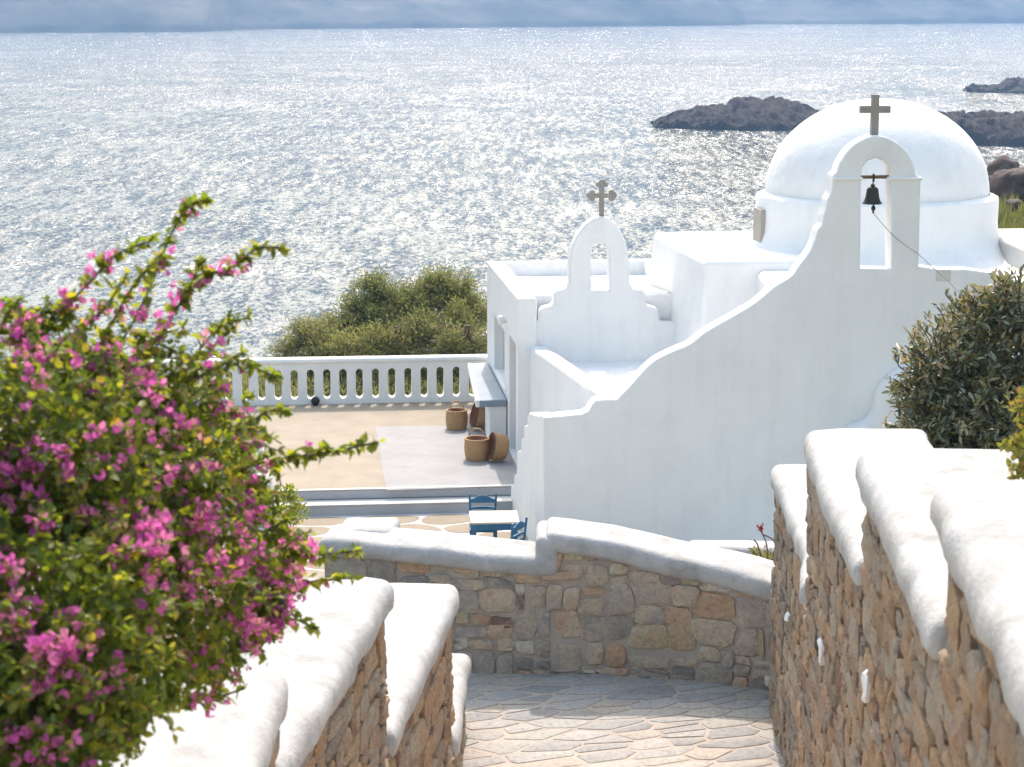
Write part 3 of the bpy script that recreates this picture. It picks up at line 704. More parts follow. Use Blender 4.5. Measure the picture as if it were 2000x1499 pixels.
# drum and dome
DC = py(1712, 378, 34.9); dz0 = DC.z
dc = (DC.x, DC.y, 0); Rd = 237 / F * (34.9 * CP + (CZ - dz0) * SP) * .985; rd = Rd * .925
prof = [(Rd + .55, 3.60), (Rd + .36, 3.64), (Rd + .18, 3.74), (Rd + .07, 3.88), (Rd + .015, 4.05), (Rd, 4.25), (Rd, dz0 - .07), (Rd - .015, dz0 - .025), (Rd - .06, dz0), (rd + .05, dz0 + .01), (rd, dz0 + .03)]
def wob(j, a): return .018 * noise.noise(Vector((math.cos(a) * 1.6, math.sin(a) * 1.6, j * .4)))
V, Fc = lathe(prof, dc, 72, fn=wob); drum = mk('drum', V, Fc, M_white, ch, smooth=40)
ztop = py(1712, 195, 34.9).z; Hd = ztop - dz0
prof = [(rd * math.cos(t * math.pi / 2) ** .96, dz0 + .02 + Hd * math.sin(t * math.pi / 2)) for t in [k / 26 for k in range(26)]] + [(.02, dz0 + .02 + Hd)]
V, Fc = lathe(prof, dc, 72, fn=lambda j, a: wob(j * .3, a) if j < 24 else 0); V.append(Vector((dc[0], dc[1], dz0 + .021 + Hd))); k = len(prof) - 1
Fc += [(k * 72 + i, k * 72 + (i + 1) % 72, len(V) - 1) for i in range(72)]
mk('dome', V, Fc, M_dome, ch, smooth=180)
aw = R(190); V, Fc = boxv((dc[0] + (Rd + .0) * math.cos(aw), dc[1] + (Rd) * math.sin(aw), py(1478, 444, 34.6).z), (.14, .46, .66), aw); bevel(mk('window', V, Fc, M_taupe, ch), .015, 2)
# crosses
def latin_cross(u, v0, v1, vb, hw, o, th, name):
    s, zb = ppl(u, v0, o, U); _, zt = ppl(u, v1, o, U); _, za = ppl(u, vb, o, U); s2, _ = ppl(u + hw, vb, o, U); a = s2 - s
    return s, zb, zt, za, a
s, zb, zt, za, a = latin_cross(1707, 268, 185, 214, 31, cxy(0, .18), .1, 'cross')
c0 = cxy(s, .18); b = .052
poly = [(-b, zb - .06), (b, zb - .06), (b, za - b), (a, za - b), (a, za + b), (b, za + b), (b, zt), (-b, zt), (-b, za + b), (-a, za + b), (-a, za - b), (-b, za - b)]
profile('cross', poly, [], (c0[0] + U[1] * .05, c0[1] - U[0] * .05), U, .10, .006, M_marble, ch)
Gm = (G[0] + Wd[0] * .16, G[1] + Wd[1] * .16)
s, zb, zt, za, a = latin_cross(1175, 426, 351, 382, 29, Gm, .1, 'cross')
b = .040; r_ = .068
def lobes(cx, cz, dx, dz):
    out = []; base = math.atan2(dz, dx)
    for k, (ox, oz, st_, en) in enumerate(((-dz, dx, -30, 150), (dx, dz, -90, 90), (dz, -dx, -150, 30))):
        pass
    return out
def trefoil_arm(dx, dz, L0):
    """outline of one arm end (budded), going counter-clockwise"""
    P = []; ex, ez = -dz, dx                      # left-hand normal
    def pt(al, sd): return (dx * al + ex * sd, dz * al + ez * sd)
    P.append(pt(L0 - .125, -b))
    for t in (200, 240, 280, 320, 350): P.append(pt(L0 - .085 + .045 * math.cos(R(t)) , -.055 + .045 * math.sin(R(t))))
    for t in (-70, -40, 0, 40, 70): P.append(pt(L0 - .045 + .052 * math.cos(R(t)), .052 * math.sin(R(t))))
    for t in (10, 40, 80, 120, 160): P.append(pt(L0 - .085 + .045 * math.cos(R(t)), .055 + .045 * math.sin(R(t))))
    P.append(pt(L0 - .125, b)); return P
poly = [(-b, zb - .06 - za), (b, zb - .06 - za), (b, -b)] + trefoil_arm(1, 0, a) + [(b, b)] + trefoil_arm(0, 1, zt - za) + [(-b, b)] + trefoil_arm(-1, 0, a) + [(-b, -b)]
c0 = (Gm[0] + U[0] * s + U[1] * .05, Gm[1] + U[1] * s - U[0] * .05)
profile('budded_cross', [(x, z + za) for x, z in poly], [], c0, U, .10, .005, M_marble, ch)

# annex at the back with flat roof
AF, AR = (.09, 33.72), (-.50, 39.45); La = math.hypot(AR[0] - AF[0], AR[1] - AF[1]); ad = ((AR[0] - AF[0]) / La, (AR[1] - AF[1]) / La)
ad2 = (-ad[0], -ad[1])          # from rear to front, so that the body lies to the right
def PA(L_): return [(La - ppl(u, v, AF, ad)[0], ppl(u, v, AF, ad)[1]) for u, v in L_]
ztf = py(1010, 584, 33.72).z; ztr = py(950, 511, 39.45).z
win = [(La - 4.35, .96), (La - 2.25, .96), (La - 2.25, 2.02), (La - 4.35, 2.02)]
doo = [(La - 1.45, .02), (La - .22, .02), (La - .22, 2.12), (La - 1.45, 2.12)]
profile('annex_side_wall', [(0, -.3), (La, -.3), (La, ztf), (0, ztr)], [win, doo], AR, ad2, .34, .03, M_white, ch)
def apt(s, t):   # s along side wall from front, t to the right
    return (AF[0] + ad[0] * s + U[0] * t, AF[1] + ad[1] * s + U[1] * t)
WA = 3.35
f4 = [apt(.02, .3), apt(.02, WA), apt(La - .02, WA), apt(La - .02, .3)]
V, Fc = prism(f4, [(*apt(.02, .3), ztf - .01), (*apt(.02, WA), ztf - .01), (*apt(La - .02, WA), 2.62), (*apt(La - .02, .3), 2.62)], -.3, 2)
# annex core stays clear of the window and door recesses
f4 = [apt(.44, .26), apt(.44, WA), apt(La - .1, WA), apt(La - .1, .26)]
V, Fc = prism(f4, [(*apt(.44, .26), ztf - .012), (*apt(.44, WA), ztf - .012), (*apt(La - .1, WA), 2.60), (*apt(La - .1, .26), 2.60)], -.3, 2)
bevel(mk('annex_body', V, Fc, M_white, ch), .03, 3)
rf = [(*apt(.50, .30), ztf - .006), (*apt(.50, WA - .3), ztf - .006), (*apt(La - .3, WA - .3), 2.608), (*apt(La - .3, .30), 2.608)]
mk('annex_roof', [Vector(q) for q in rf], [(0, 1, 2, 3)], M_roof, ch)
profile('rear_parapet', [(0, 2.3), (WA + .06, 2.3), (WA + .06, ztr + .02), (0, ztr)], [], apt(La - .30, 0.02), U, .30, .035, M_white, ch)
pr0 = apt(La - .02, WA - .24); profile('side_parapet', [(0, 2.3), (La - .62, 2.3), (La - .62, ztf - .02), (0, ztr + .02)], [], pr0, ad2, .30, .035, M_white, ch)
def recess(name, s0, s1, z0, z1, nmul, mat_):
    pan = [apt(s0, .20), apt(s1, .20), apt(s1, .25), apt(s0, .25)]; V, Fc = prism(pan, pan, z0, z1); o = mk(name, V, Fc, mat_, ch)
    for k in range(nmul + 1):
        c = s0 + (s1 - s0) * k / nmul; pan = [apt(c - .035, .155), apt(c + .035, .155), apt(c + .035, .198), apt(c - .035, .198)]
        V, Fc = prism(pan, pan, z0, z1); mk('mullion', V, Fc, M_white, o)
recess('window', 2.25, 4.35, .96, 2.02, 3, M_door); recess('door', .22, 1.45, .02, 2.12, 2, M_door)
# ball lamp on the side wall
lc = apt(1.95, -.10); LM = Matrix.Rotation(R(90), 3, 'Y')
V, Fc = lathe([(.001, -.06), (.05, -.055), (.085, -.03), (.095, 0), (.085, .03), (.05, .09), (.045, .22), (.001, .221)], (lc[0], lc[1], 2.30), 20, LM); mk('wall_lamp', V, Fc, M_white, ch, smooth=40)
# counter with slate top along the side wall
cz = .90; sA, sB = 1.72, 5.42
ct = [pz(931, 783, cz), pz(993, 781, cz), pz(951, 716, cz), pz(915, 710, cz)]
far = apt(5.40, -.02); nea = apt(1.62, -.02)
tp = [(ct[0].x, ct[0].y), (nea[0], nea[1]), (far[0], far[1]), (ct[3].x, ct[3].y)]
V, Fc = prism(tp, tp, cz - .13, cz); cou = bevel(mk('counter_top', V, Fc, M_slate, ch), .03, 3)
wl = Vector((tp[3][0] - tp[0][0], tp[3][1] - tp[0][1])); wl.normalize(); n_ = Vector((wl.y, -wl.x))
strip = [(tp[0][0] - n_.x * .02, tp[0][1] - n_.y * .02), (tp[0][0] + n_.x * .06, tp[0][1] + n_.y * .06), (tp[3][0] + n_.x * .06, tp[3][1] + n_.y * .06), (tp[3][0] - n_.x * .02, tp[3][1] - n_.y * .02)]
V, Fc = prism(strip, strip, cz - .128, cz + .012); bevel(mk('counter_edge', V, Fc, M_white, ch), .025, 3)
bs = [(tp[0][0] + .22, tp[0][1] + .08), (nea[0], nea[1] + .07), (far[0], far[1] - .05), (tp[3][0] + .22, tp[3][1] - .1)]
V, Fc = prism(bs, bs, -.05, cz - .125); bevel(mk('counter_base', V, Fc, M_white, ch), .03, 3)
# curved buttress low on the right of the front wall (behind the shrub)
bo = cxy(0, -.30); q = [ppl(u, v, bo, U) for u, v in ((1652, 1100), (1652, 856), (1662, 838), (1690, 826), (1706, 812), (1714, 785), (1722, 760), (1745, 735), (1800, 715), (2010, 700))]
profile('buttress', catmull(q[1:], 4) + [(q[-1][0], -.5), (q[0][0], -.5)], [], bo, U, .33, .12, M_white, ch)

# ------------------------------------------------------------------ bell and rope
bp = cxy(ppl(1711, 346, C1, U)[0], .16); bz = ppl(1711, 346, cxy(0, .16), U)[1]
bell = empty('bell', (bp[0], bp[1], bz - .5)); tag(bell, 'small dark bronze bell hanging from a wooden bar in the arch', 'bell')
V, Fc = boxv((bp[0], bp[1], bz), (.50, .055, .05), A); bevel(mk('bar', V, Fc, M_oldwood, bell), .006, 2)
V, Fc = tube([(bp[0], bp[1] - .045, bz + .05), (bp[0], bp[1] - .05, bz - .06), (bp[0], bp[1], bz - .11)], .017, 8); mk('hanger', V, Fc, M_bronze, bell, smooth=60)
V, Fc = lathe([(.001, 0), (.03, 0), (.035, -.03), (.06, -.04), (.085, -.07), (.093, -.13), (.105, -.20), (.125, -.25), (.146, -.275), (.140, -.285), (.12, -.27), (.10, -.2)], (bp[0], bp[1], bz - .11), 28); mk('bell_body', V, Fc, M_bronze, bell, smooth=40)
V, Fc = lathe([(.012, -.15), (.012, -.31), (.028, -.33), (.034, -.355), (.026, -.38), (.014, -.39), (.016, -.42), (.002, -.43)], (bp[0] + .02, bp[1], bz - .11), 14); mk('clapper', V, Fc, M_bronze, bell, smooth=60)
r0 = Vector((bp[0] + .02, bp[1], bz - .53)); r1 = py(1792, 495, 29.0); r2 = py(1855, 552, 28.6); r3 = py(1905, 610, 27.9)
pts = [r0 + (r1 - r0) * t - Vector((0, 0, .06 * math.sin(math.pi * t))) for t in [k / 8 for k in range(8)]] + [r1, (r1 + r2) / 2 - Vector((0, 0, .01)), r2, r3]
V, Fc = tube(pts, .0055, 6); tag(mk('bell_rope', V, Fc, M_rope, smooth=60), 'thin rope running down from the bell clapper over the wall', 'rope')

# ------------------------------------------------------------------ balustrade
b1 = py(955, 784, 39.62); BO = (b1.x, b1.y); bl = 15.0
zt_ = ppl(900, 699, BO, U)[1]; holes = []
s_, zb_ = ppl(923, 774, BO, U); _, zt2 = ppl(923, 717, BO, U); sp_ = (ppl(861, 774, BO, U)[0] - ppl(440, 774, BO, U)[0]) / 13.25
for k in range(40):
    c = s_ - k * sp_; r_ = .070 + random.uniform(-.004, .004); dz = random.uniform(-.012, .012)
    h = [(c + r_ * math.cos(R(t)), zt2 - r_ + dz + r_ * math.sin(R(t))) for t in range(0, 181, 30)] + [(c + r_ * math.cos(R(t)), zb_ + r_ + r_ * math.sin(R(t))) for t in range(180, 361, 30)]
    holes.append(h)
bal = empty('balustrade', (BO[0] - 6, BO[1] - .6, 0)); tag(bal, 'white balustrade pierced by a row of tall oval slots at the terrace edge', 'balustrade')
profile('pierced_wall', [(-bl, -.4), (.6, -.4), (.6, zt_ - .05), (-bl, zt_ - .05)], holes, BO, U, .22, .022, M_white, bal)
slab('coping', bl + .6, .29, .11, .05, lambda x, y, z: (BO[0] + U[0] * (x - bl) + Wd[0] * (y - .035), BO[1] + U[1] * (x - bl) + Wd[1] * (y - .035), zt_ - .08 + z), M_white, bal, .25, .004)
# black ball on the floor
c_ = pz(616, 792, 0); V, Fc = lathe([(.001, 0), (.05, 0), (.05, .02), (.075, .04), (.09, .085), (.08, .13), (.05, .165), (.001, .175)], (c_.x, c_.y, .0), 18)
tag(mk('floor_lamp', V, Fc, M_black, smooth=60), 'small black ball on the terrace floor against the balustrade', 'lamp')

# ------------------------------------------------------------------ baskets
def basket(u, v, r0_, r1_, h, label, M=None, handle=True, lift=0., rows=15, mt=None, dx=(0, 0)):
    base = pz(u, v, 0); base = Vector((base.x + dx[0], base.y + dx[1], lift)); mt = mt or M_wick
    root = empty('basket', (base.x, base.y, 0)); tag(root, label, 'basket', 'wicker baskets by the counter')
    nst = 20; prof = []; K = rows * 3
    for j in range(K + 1):
        t = j / K; prof.append((r0_ + (r1_ - r0_) * t + .02 * math.sin(math.pi * t) * (1 if handle else .3), h * t))
    def fn(j, a): return .0075 * math.sin(j / 3 * math.pi * 2) * .6 + .012 * math.cos(nst * a / 2 * 2) * (1 if (j // 3) % 2 else -1)
    V, Fc = lathe(prof, base, 60, M, fn)
    Vi, Fi = lathe([(r1_ - .02, h), (r0_ - .01, .03), (.001, .025)], base, 40, M)
    mk('woven_body', V, Fc, mt, root, smooth=70); mk('lining', Vi, [f[::-1] for f in Fi], M_wickin, root, smooth=70)
    nm = 16; ringp = []
    V, Fc = [], []
    for i in range(72):
        a = 2 * math.pi * i / 72
        for k in range(6):
            t = 2 * math.pi * k / 6; rr = r1_ + .016 * math.cos(t) + .004 * math.sin(a * 18); p_ = Vector((rr * math.cos(a), rr * math.sin(a), h + .016 * math.sin(t) + .004 * math.cos(a * 18)))
            V.append((M @ p_ if M else p_) + base)
    Fc = [(i * 6 + k, ((i + 1) % 72) * 6 + k, ((i + 1) % 72) * 6 + (k + 1) % 6, i * 6 + (k + 1) % 6) for i in range(72) for k in range(6)]
    mk('rim', V, Fc, M_wickd if not handle else mt, root, smooth=70)
    Vb, Fb = lathe([(.001, 0), (r0_ * .98, 0), (r0_ * 1.02, .02)], base, 40, M); mk('base', Vb, Fb, M_wickd, root, smooth=70)
    if handle:
        pts = []
        for k in range(17):
            t = math.pi * k / 16; p_ = Vector((-(r1_ - .0) * math.cos(t) * .72, 0, h + .20 * math.sin(t) - .02)); pts.append((M @ p_ if M else p_) + base)
        V, Fc = tube(pts, .012, 6); mk('handle', V, Fc, M_wick, root, smooth=70)
basket(892, 838, .175, .185, .36, 'round wicker basket with upright handle standing clear of the counter', rows=14)
basket(932, 898, .19, .21, .38, 'round wicker basket with upright handle nearest the door', rows=14)
tl = Matrix.Rotation(R(-72), 3, 'Y') @ Matrix.Rotation(R(25), 3, 'Z')
basket(953, 838, .20, .235, .27, 'tipped wicker basket leaning on the counter end, the farther of two', Matrix.Rotation(R(14), 3, 'Z') @ Matrix.Rotation(R(-76), 3, 'Y'), False, .235, 9)
basket(990, 901, .20, .235, .27, 'tipped wicker basket leaning on the wall beside the door', Matrix.Rotation(R(14), 3, 'Z') @ Matrix.Rotation(R(-78), 3, 'Y'), False, .235, 9, dx=(-.02, 0))

# ------------------------------------------------------------------ table and chairs
tb = [pz(911, 1003, LT + .75), pz(1001, 997, LT + .75), pz(1020, 1014, LT + .75), pz(927, 1022, LT + .75)]
tc = sum(tb, Vector()) / 4; ta = math.atan2(tb[1].y - tb[0].y, tb[1].x - tb[0].x)
tx = ((tb[1] - tb[0]).length + (tb[2] - tb[3]).length) / 2; ty = .70; ta = R(3)
tr = empty('table', (tc.x, tc.y, LT)); tag(tr, 'small square table with cream top and blue legs by the chapel wall', 'table')
def loc2(x, y, z, c=tc, a=ta): return (c.x + x * math.cos(a) - y * math.sin(a), c.y + x * math.sin(a) + y * math.cos(a), z)
V, Fc = boxv((tc.x, tc.y, LT + .735), (tx, ty, .03), ta); bevel(mk('table_top', V, Fc, M_cream, tr), .006, 2)
for sx in (-1, 1):
    for sy in (-1, 1):
        V, Fc = boxv(loc2(sx * (tx / 2 - .06), sy * (ty / 2 - .06), LT + .36), (.065, .065, .72), ta); bevel(mk('leg', V, Fc, M_blue, tr), .005, 2)
for sy in (-1, 1):
    V, Fc = boxv(loc2(0, sy * (ty / 2 - .06), LT + .665), (tx - .19, .025, .10), ta); mk('apron', V, Fc, M_blue, tr)
    V, Fc = boxv(loc2(sy * (tx / 2 - .06), 0, LT + .665), (.025, ty - .19, .10), ta); mk('apron', V, Fc, M_blue, tr)
def chair(c, a, label):
    root = empty('chair', (c[0], c[1], LT)); tag(root, label, 'chair', 'blue taverna chairs')
    cv = Vector((c[0], c[1], 0)); L3 = lambda x, y, z: loc2(x, y, LT + z, cv, a)
    for sx in (-1, 1):
        V, Fc = tube([L3(sx * .17, .17, 0), L3(sx * .18, .17, .45), L3(sx * .205, .22, .93)], [.020, .021, .017], 8); mk('back_leg', V, Fc, M_blue, root, smooth=50)
        V, Fc = tube([L3(sx * .19, -.19, 0), L3(sx * .19, -.19, .46)], .020, 8); mk('front_leg', V, Fc, M_blue, root, smooth=50)
        for z in (.16, .28):
            V, Fc = tube([L3(sx * .185, -.19, z), L3(sx * .175, .17, z)], .011, 6); mk('stretcher', V, Fc, M_blue, root, smooth=50)
    for z in (.13, .26):
        V, Fc = tube([L3(-.19, -.19, z + .04), L3(.19, -.19, z + .04)], .011, 6); mk('stretcher', V, Fc, M_blue, root, smooth=50)
    V, Fc = tube([L3(-.17, .17, .2), L3(.17, .17, .2)], .011, 6); mk('stretcher', V, Fc, M_blue, root, smooth=50)
    V, Fc = boxv(L3(0, -.01, .455), (.42, .40, .04), a); bevel(mk('seat', V, Fc, M_blue, root), .012, 2)
    def slat(z0, hs, arch, yb):
        V = []; n = 10
        for i in range(n + 1):
            x = -.19 + .38 * i / n; t = 2 * i / n - 1; ar = arch * (.5 + .5 * math.cos(math.pi * t)); yy = yb + .015 * (1 - t * t)
            for dy in (-.009, .009): V += [L3(x, yy + dy, z0), L3(x, yy + dy, z0 + hs + ar)]
        Fc = []
        for i in range(n):
            k = i * 4; Fc += [(k, k + 4, k + 5, k + 1), (k + 2, k + 3, k + 7, k + 6), (k + 1, k + 5, k + 7, k + 3), (k, k + 2, k + 6, k + 4)]
        Fc += [(0, 1, 3, 2), (n * 4, n * 4 + 2, n * 4 + 3, n * 4 + 1)]
        mk('back_slat', V, Fc, M_blue, root)
    slat(.80, .055, .065, .205); slat(.70, .03, .012, .195); slat(.61, .03, .012, .185)
chair((tc.x - .17, tc.y + .43), R(2), 'blue wooden ladder-back chair behind the table, facing the path')
bc = (pz(1000, 1022, LT + .93) + pz(1025, 1012, LT + .93)) / 2; chair((bc.x - .86 * .2, bc.y + .5 * .2), R(-120), 'blue wooden ladder-back chair tucked in at the right end of the table')

# ------------------------------------------------------------------ foliage tools
LEAF = np.array([(0, 0, 0), (.30, .33, .07), (0, .40, -.02), (-.30, .33, .07), (.22, .68, .03), (-.22, .68, .03), (0, 1, -.08)]); LEAF_F = [(0, 1, 2), (0, 2, 3), (2, 1, 4), (2, 5, 3), (2, 4, 6), (2, 6, 5)]
LAN = np.array([(0, 0, 0), (.17, .35, .05), (-.17, .35, .05), (.15, .68, .03), (-.15, .68, .03), (0, 1, -.07), (0, .5, -.02)]); LAN_F = [(0, 1, 6), (0, 6, 2), (6, 1, 3), (6, 4, 2), (6, 3, 5), (6, 5, 4)]
BL = np.array([(0, -.5, 0), (.5, -.5, 0)])
def frames(axis, roll):
    """orthonormal frames: y along axis, z roughly up turned by roll"""
    y = axis / (np.linalg.norm(axis, axis=1, keepdims=True) + 1e-9); up = np.tile([0, 0, 1.], (len(y), 1)); up[np.abs(y[:, 2]) > .95] = [1, 0, 0]
    x = np.cross(y, up); x /= np.linalg.norm(x, axis=1, keepdims=True); z = np.cross(x, y)
    c, s = np.cos(roll)[:, None], np.sin(roll)[:, None]
    return x * c + z * s, y, z * c - x * s
def scatter(name, tv, tf, pos, axis, roll, size, mat, parent, tint=None, kind=None, loc=None):
    pos = np.asarray(pos, float); n = len(pos); x, y, z = frames(np.asarray(axis, float), np.asarray(roll, float)); size = np.asarray(size, float)
    sz = size[:, None, None] if size.ndim == 1 else size[:, None, :]
    t = tv[None] * sz
    V = pos[:, None] + t[..., 0:1] * x[:, None] + t[..., 1:2] * y[:, None] + t[..., 2:3] * z[:, None]
    k = len(tv); Fc = (np.asarray(tf)[None] + (np.arange(n) * k)[:, None, None]).reshape(-1, len(tf[0])); V = V.reshape(-1, 3)
    loc = np.asarray(loc if loc is not None else WL[parent.name] if parent else V.mean(0))
    me = bpy.data.meshes.new(name); me.vertices.add(len(V)); me.vertices.foreach_set('co', (V - loc).ravel()); m_ = len(tf[0])
    me.loops.add(Fc.size); me.loops.foreach_set('vertex_index', Fc.ravel().astype(np.int32)); me.polygons.add(len(Fc)); me.polygons.foreach_set('loop_start', np.arange(0, Fc.size, m_, dtype=np.int32))
    me.update(calc_edges=True); me.validate(); me.materials.append(mat)
    at = me.attributes.new('tint', 'FLOAT', 'POINT'); at.data.foreach_set('value', np.repeat(tint if tint is not None else rng.random(n), k).astype(np.float32))
    o = link(name, me, loc, parent)
    if kind: o['kind'] = kind
    return o
def singles(name, tv, tf, pos, axis, roll, size, mat, parent, base_mesh=None):
    me = mesh(name, tv, [list(f) for f in tf], mat); at = me.attributes.new('tint', 'FLOAT', 'POINT'); at.data.foreach_set('value', [0.] * len(tv))
    x, y, z = frames(np.asarray(axis, float), np.asarray(roll, float)); PL_ = WL[parent.name]
    for i in range(len(pos)):
        o = bpy.data.objects.new(name, me); COL.objects.link(o); o.parent = parent; s = float(size[i])
        Mx = Matrix(((x[i][0], y[i][0], z[i][0]), (x[i][1], y[i][1], z[i][1]), (x[i][2], y[i][2], z[i][2]))) * s
        o.matrix_local = Matrix.Translation(Vector(pos[i]) - PL_) @ Mx.to_4x4()
def split_place(name, stuffname, tv, tf, P, Ax, Ro, Sz, mat, parent, n=300, score=None):
    P, Ax, Ro, Sz = map(np.array, (P, Ax, Ro, Sz))
    d = np.linalg.norm(P - np.array([0, 0, CZ]), axis=1) / Sz
    if score is not None: d = d + score(P)
    idx = np.argsort(d); a, b = idx[:n], idx[n:]
    singles(name, tv, tf, P[a], Ax[a], Ro[a], Sz[a], mat, parent)
    if len(b): scatter(stuffname, tv, tf, P[b], Ax[b], Ro[b], Sz[b], mat, parent, kind='stuff')
def inframe(P):
    d = P[:, 1] * CP + (CZ - P[:, 2]) * SP; u = 1000 + F * P[:, 0] / d; v = 749.5 - F * (P[:, 1] * SP + (P[:, 2] - CZ) * CP) / d
    return np.where((u > 0) & (u < 2000) & (v > 0) & (v < 1499), 0, 1e6)
def bez(P, n):
    P = np.array(P, float); return np.array(catmull([tuple(p) for p in P], n))

# ------------------------------------------------------------------ bougainvillea
bg_ = empty('bougainvillea', (-2.0, 7.2, 4.3)); tag(bg_, 'large bougainvillea with magenta bracts spilling over the left stair wall', 'bougainvillea')
lP, lA, lR, lS = [], [], [], []; fP, fA, fR, fS = [], [], [], []; twigs = []
def add_twig(pts, leaves, flo, r=.004, lsz=.042, start=.15, fl_at=.75):
    pts = np.array(pts); n = len(pts); twigs.append((pts, r))
    for k in range(leaves):
        t = start + (1 - start) * random.random() ** .85; i = min(int(t * (n - 1)), n - 2); f_ = t * (n - 1) - i
        p = pts[i] * (1 - f_) + pts[i + 1] * f_; d = pts[i + 1] - pts[i]; d /= np.linalg.norm(d) + 1e-9
        ax = d * .35 + rng.normal(0, .55, 3); ax[2] -= .15
        lP.append(p + rng.normal(0, .006, 3)); lA.append(ax); lR.append(random.uniform(-.9, .9)); lS.append(lsz * random.uniform(.6, 1.25) * (1.15 - .45 * t))
    for k in range(flo):
        t = fl_at + (1 - fl_at) * random.random(); i = min(int(t * (n - 1)), n - 2)
        fP.append(pts[i] + rng.normal(0, .022, 3)); fA.append(rng.normal(0, .6, 3) + [0, -.35, .35]); fR.append(random.uniform(-3, 3)); fS.append(random.uniform(.015, .025))
blobs = [(120, 900, 250, 6.6), (330, 930, 210, 7.2), (110, 1230, 250, 6.0), (350, 1160, 190, 6.9), (480, 1070, 125, 7.6), (140, 740, 130, 7.0), (290, 780, 140, 7.4), (420, 880, 115, 7.7), (40, 1400, 200, 5.7), (230, 1360, 130, 6.1), (-160, 1000, 300, 6.4), (-160, 1330, 280, 5.8), (520, 1180, 85, 7.6), (400, 1290, 75, 7.2), (240, 1090, 220, 6.7), (80, 1490, 170, 5.8), (-80, 1560, 220, 5.6), (190, 1440, 70, 6.0), (330, 1330, 80, 6.7), (555, 1110, 65, 7.9), (470, 1230, 75, 7.5), (500, 970, 60, 7.9), (60, 640, 60, 7.0), (515, 1215, 45, 7.6), (430, 1285, 60, 7.3), (235, 1420, 60, 6.3)]
def fzone(u, v):   # where the photograph is thick with bracts
    z = 0
    for cu, cv, r_, wgt in ((50, 910, 85, 1.), (95, 1265, 75, 1.), (35, 1130, 70, .9), (40, 670, 60, .8), (130, 700, 70, .5), (200, 720, 60, .6), (350, 1070, 90, .9), (430, 1010, 90, .7), (480, 1120, 110, .6), (510, 1200, 90, .7), (230, 960, 120, .35), (90, 1100, 60, .5), (20, 1410, 60, .7), (160, 1400, 40, .6), (80, 1490, 50, .5), (400, 1240, 60, .5), (280, 860, 150, .3), (420, 890, 100, .4)):
        d = math.hypot(u - cu, v - cv) / r_
        if d < 1: z = max(z, wgt * (1 - .4 * d))
    return z
def topx(p):
    d = p[1] * CP + (CZ - p[2]) * SP; return 1000 + F * p[0] / d, 749.5 - F * (p[1] * SP + (p[2] - CZ) * CP) / d
for bu, bv, br, bY in blobs:
    c = np.array(py(bu, bv, bY)); r = br / F * (bY * CP + (CZ - c[2]) * SP)
    for k in range(int(34 * (br / 120) ** 1.7)):
        d = rng.normal(0, 1, 3); d[1] -= .45; d /= np.linalg.norm(d)
        if d[1] > .75 and random.random() < .6: continue
        tipl = random.uniform(.8, 1.14); a = c + d * r * .30 + rng.normal(0, .04, 3); e = c + d * r * tipl + np.array([0, 0, .05 * random.random()])
        side_ = np.cross(d, rng.normal(0, 1, 3)); mid = (a + e) / 2 + side_ * r * .10 + [0, 0, .04]
        u_, v_ = topx(e); z = fzone(u_, v_)
        nf = 0
        if random.random() < .10 + .9 * z: nf = random.randint(4, 7 + int(13 * z))
        add_twig(bez([a, mid, e], 4), random.randint(18, 28), nf, .003, .047, .2)
shoots = [([(200, 720), (255, 630), (300, 540), (345, 440), (375, 402), (402, 385)], 7.3, 62, 8), ([(280, 720), (345, 600), (400, 545), (455, 515), (500, 488), (562, 486)], 7.4, 62, 10), ([(340, 760), (385, 690), (430, 640), (480, 622)], 7.6, 36, 5), ([(60, 720), (120, 610), (175, 555), (230, 500), (300, 470)], 7.0, 46, 8),
    ([(-20, 700), (10, 620), (45, 580)], 6.8, 24, 2), ([(400, 800), (445, 715), (480, 715), (545, 735)], 7.7, 40, 4), ([(400, 950), (500, 910), (580, 895), (650, 880), (742, 864)], 7.6, 66, 3), ([(420, 890), (480, 835), (520, 810), (556, 796)], 7.6, 32, 2), ([(440, 1130), (560, 1090), (630, 1078), (695, 1074)], 7.9, 44, 12),
    ([(500, 1165), (600, 1135), (690, 1124)], 7.9, 38, 12), ([(470, 1235), (560, 1215), (612, 1228)], 7.7, 26, 5), ([(280, 1385), (360, 1375), (420, 1358), (478, 1350)], 6.9, 30, 12), ([(150, 740), (210, 640), (260, 560), (310, 500)], 7.2, 44, 8), ([(240, 760), (320, 650), (370, 560), (400, 500)], 7.4, 40, 10), ([(90, 760), (150, 660), (200, 600), (250, 540)], 7.1, 36, 8), ([(330, 800), (400, 700), (455, 640), (500, 600)][:3], 7.7, 24, 6), ([(380, 780), (430, 720), (470, 690)], 7.7, 24, 2)]
for path, Y, nl, nf in shoots:
    P = [np.array(py(u + random.uniform(-7, 7), v + random.uniform(-7, 7), Y - .04 * i)) for i, (u, v) in enumerate(path)]
    add_twig(bez(P, 5), int(nl * 1.9), 0, .0045, .056, .12)
    pts = twigs[-1][0]
    for k in range(nf):
        t = random.uniform(.1, .72); i = int(t * (len(pts) - 1)); q = pts[i] + rng.normal(0, .025, 3)
        for _ in range(random.randint(1, 3)):
            fP.append(q + rng.normal(0, .018, 3)); fA.append(rng.normal(0, .6, 3) + [0, -.3, .35]); fR.append(random.uniform(-3, 3)); fS.append(random.uniform(.017, .026))
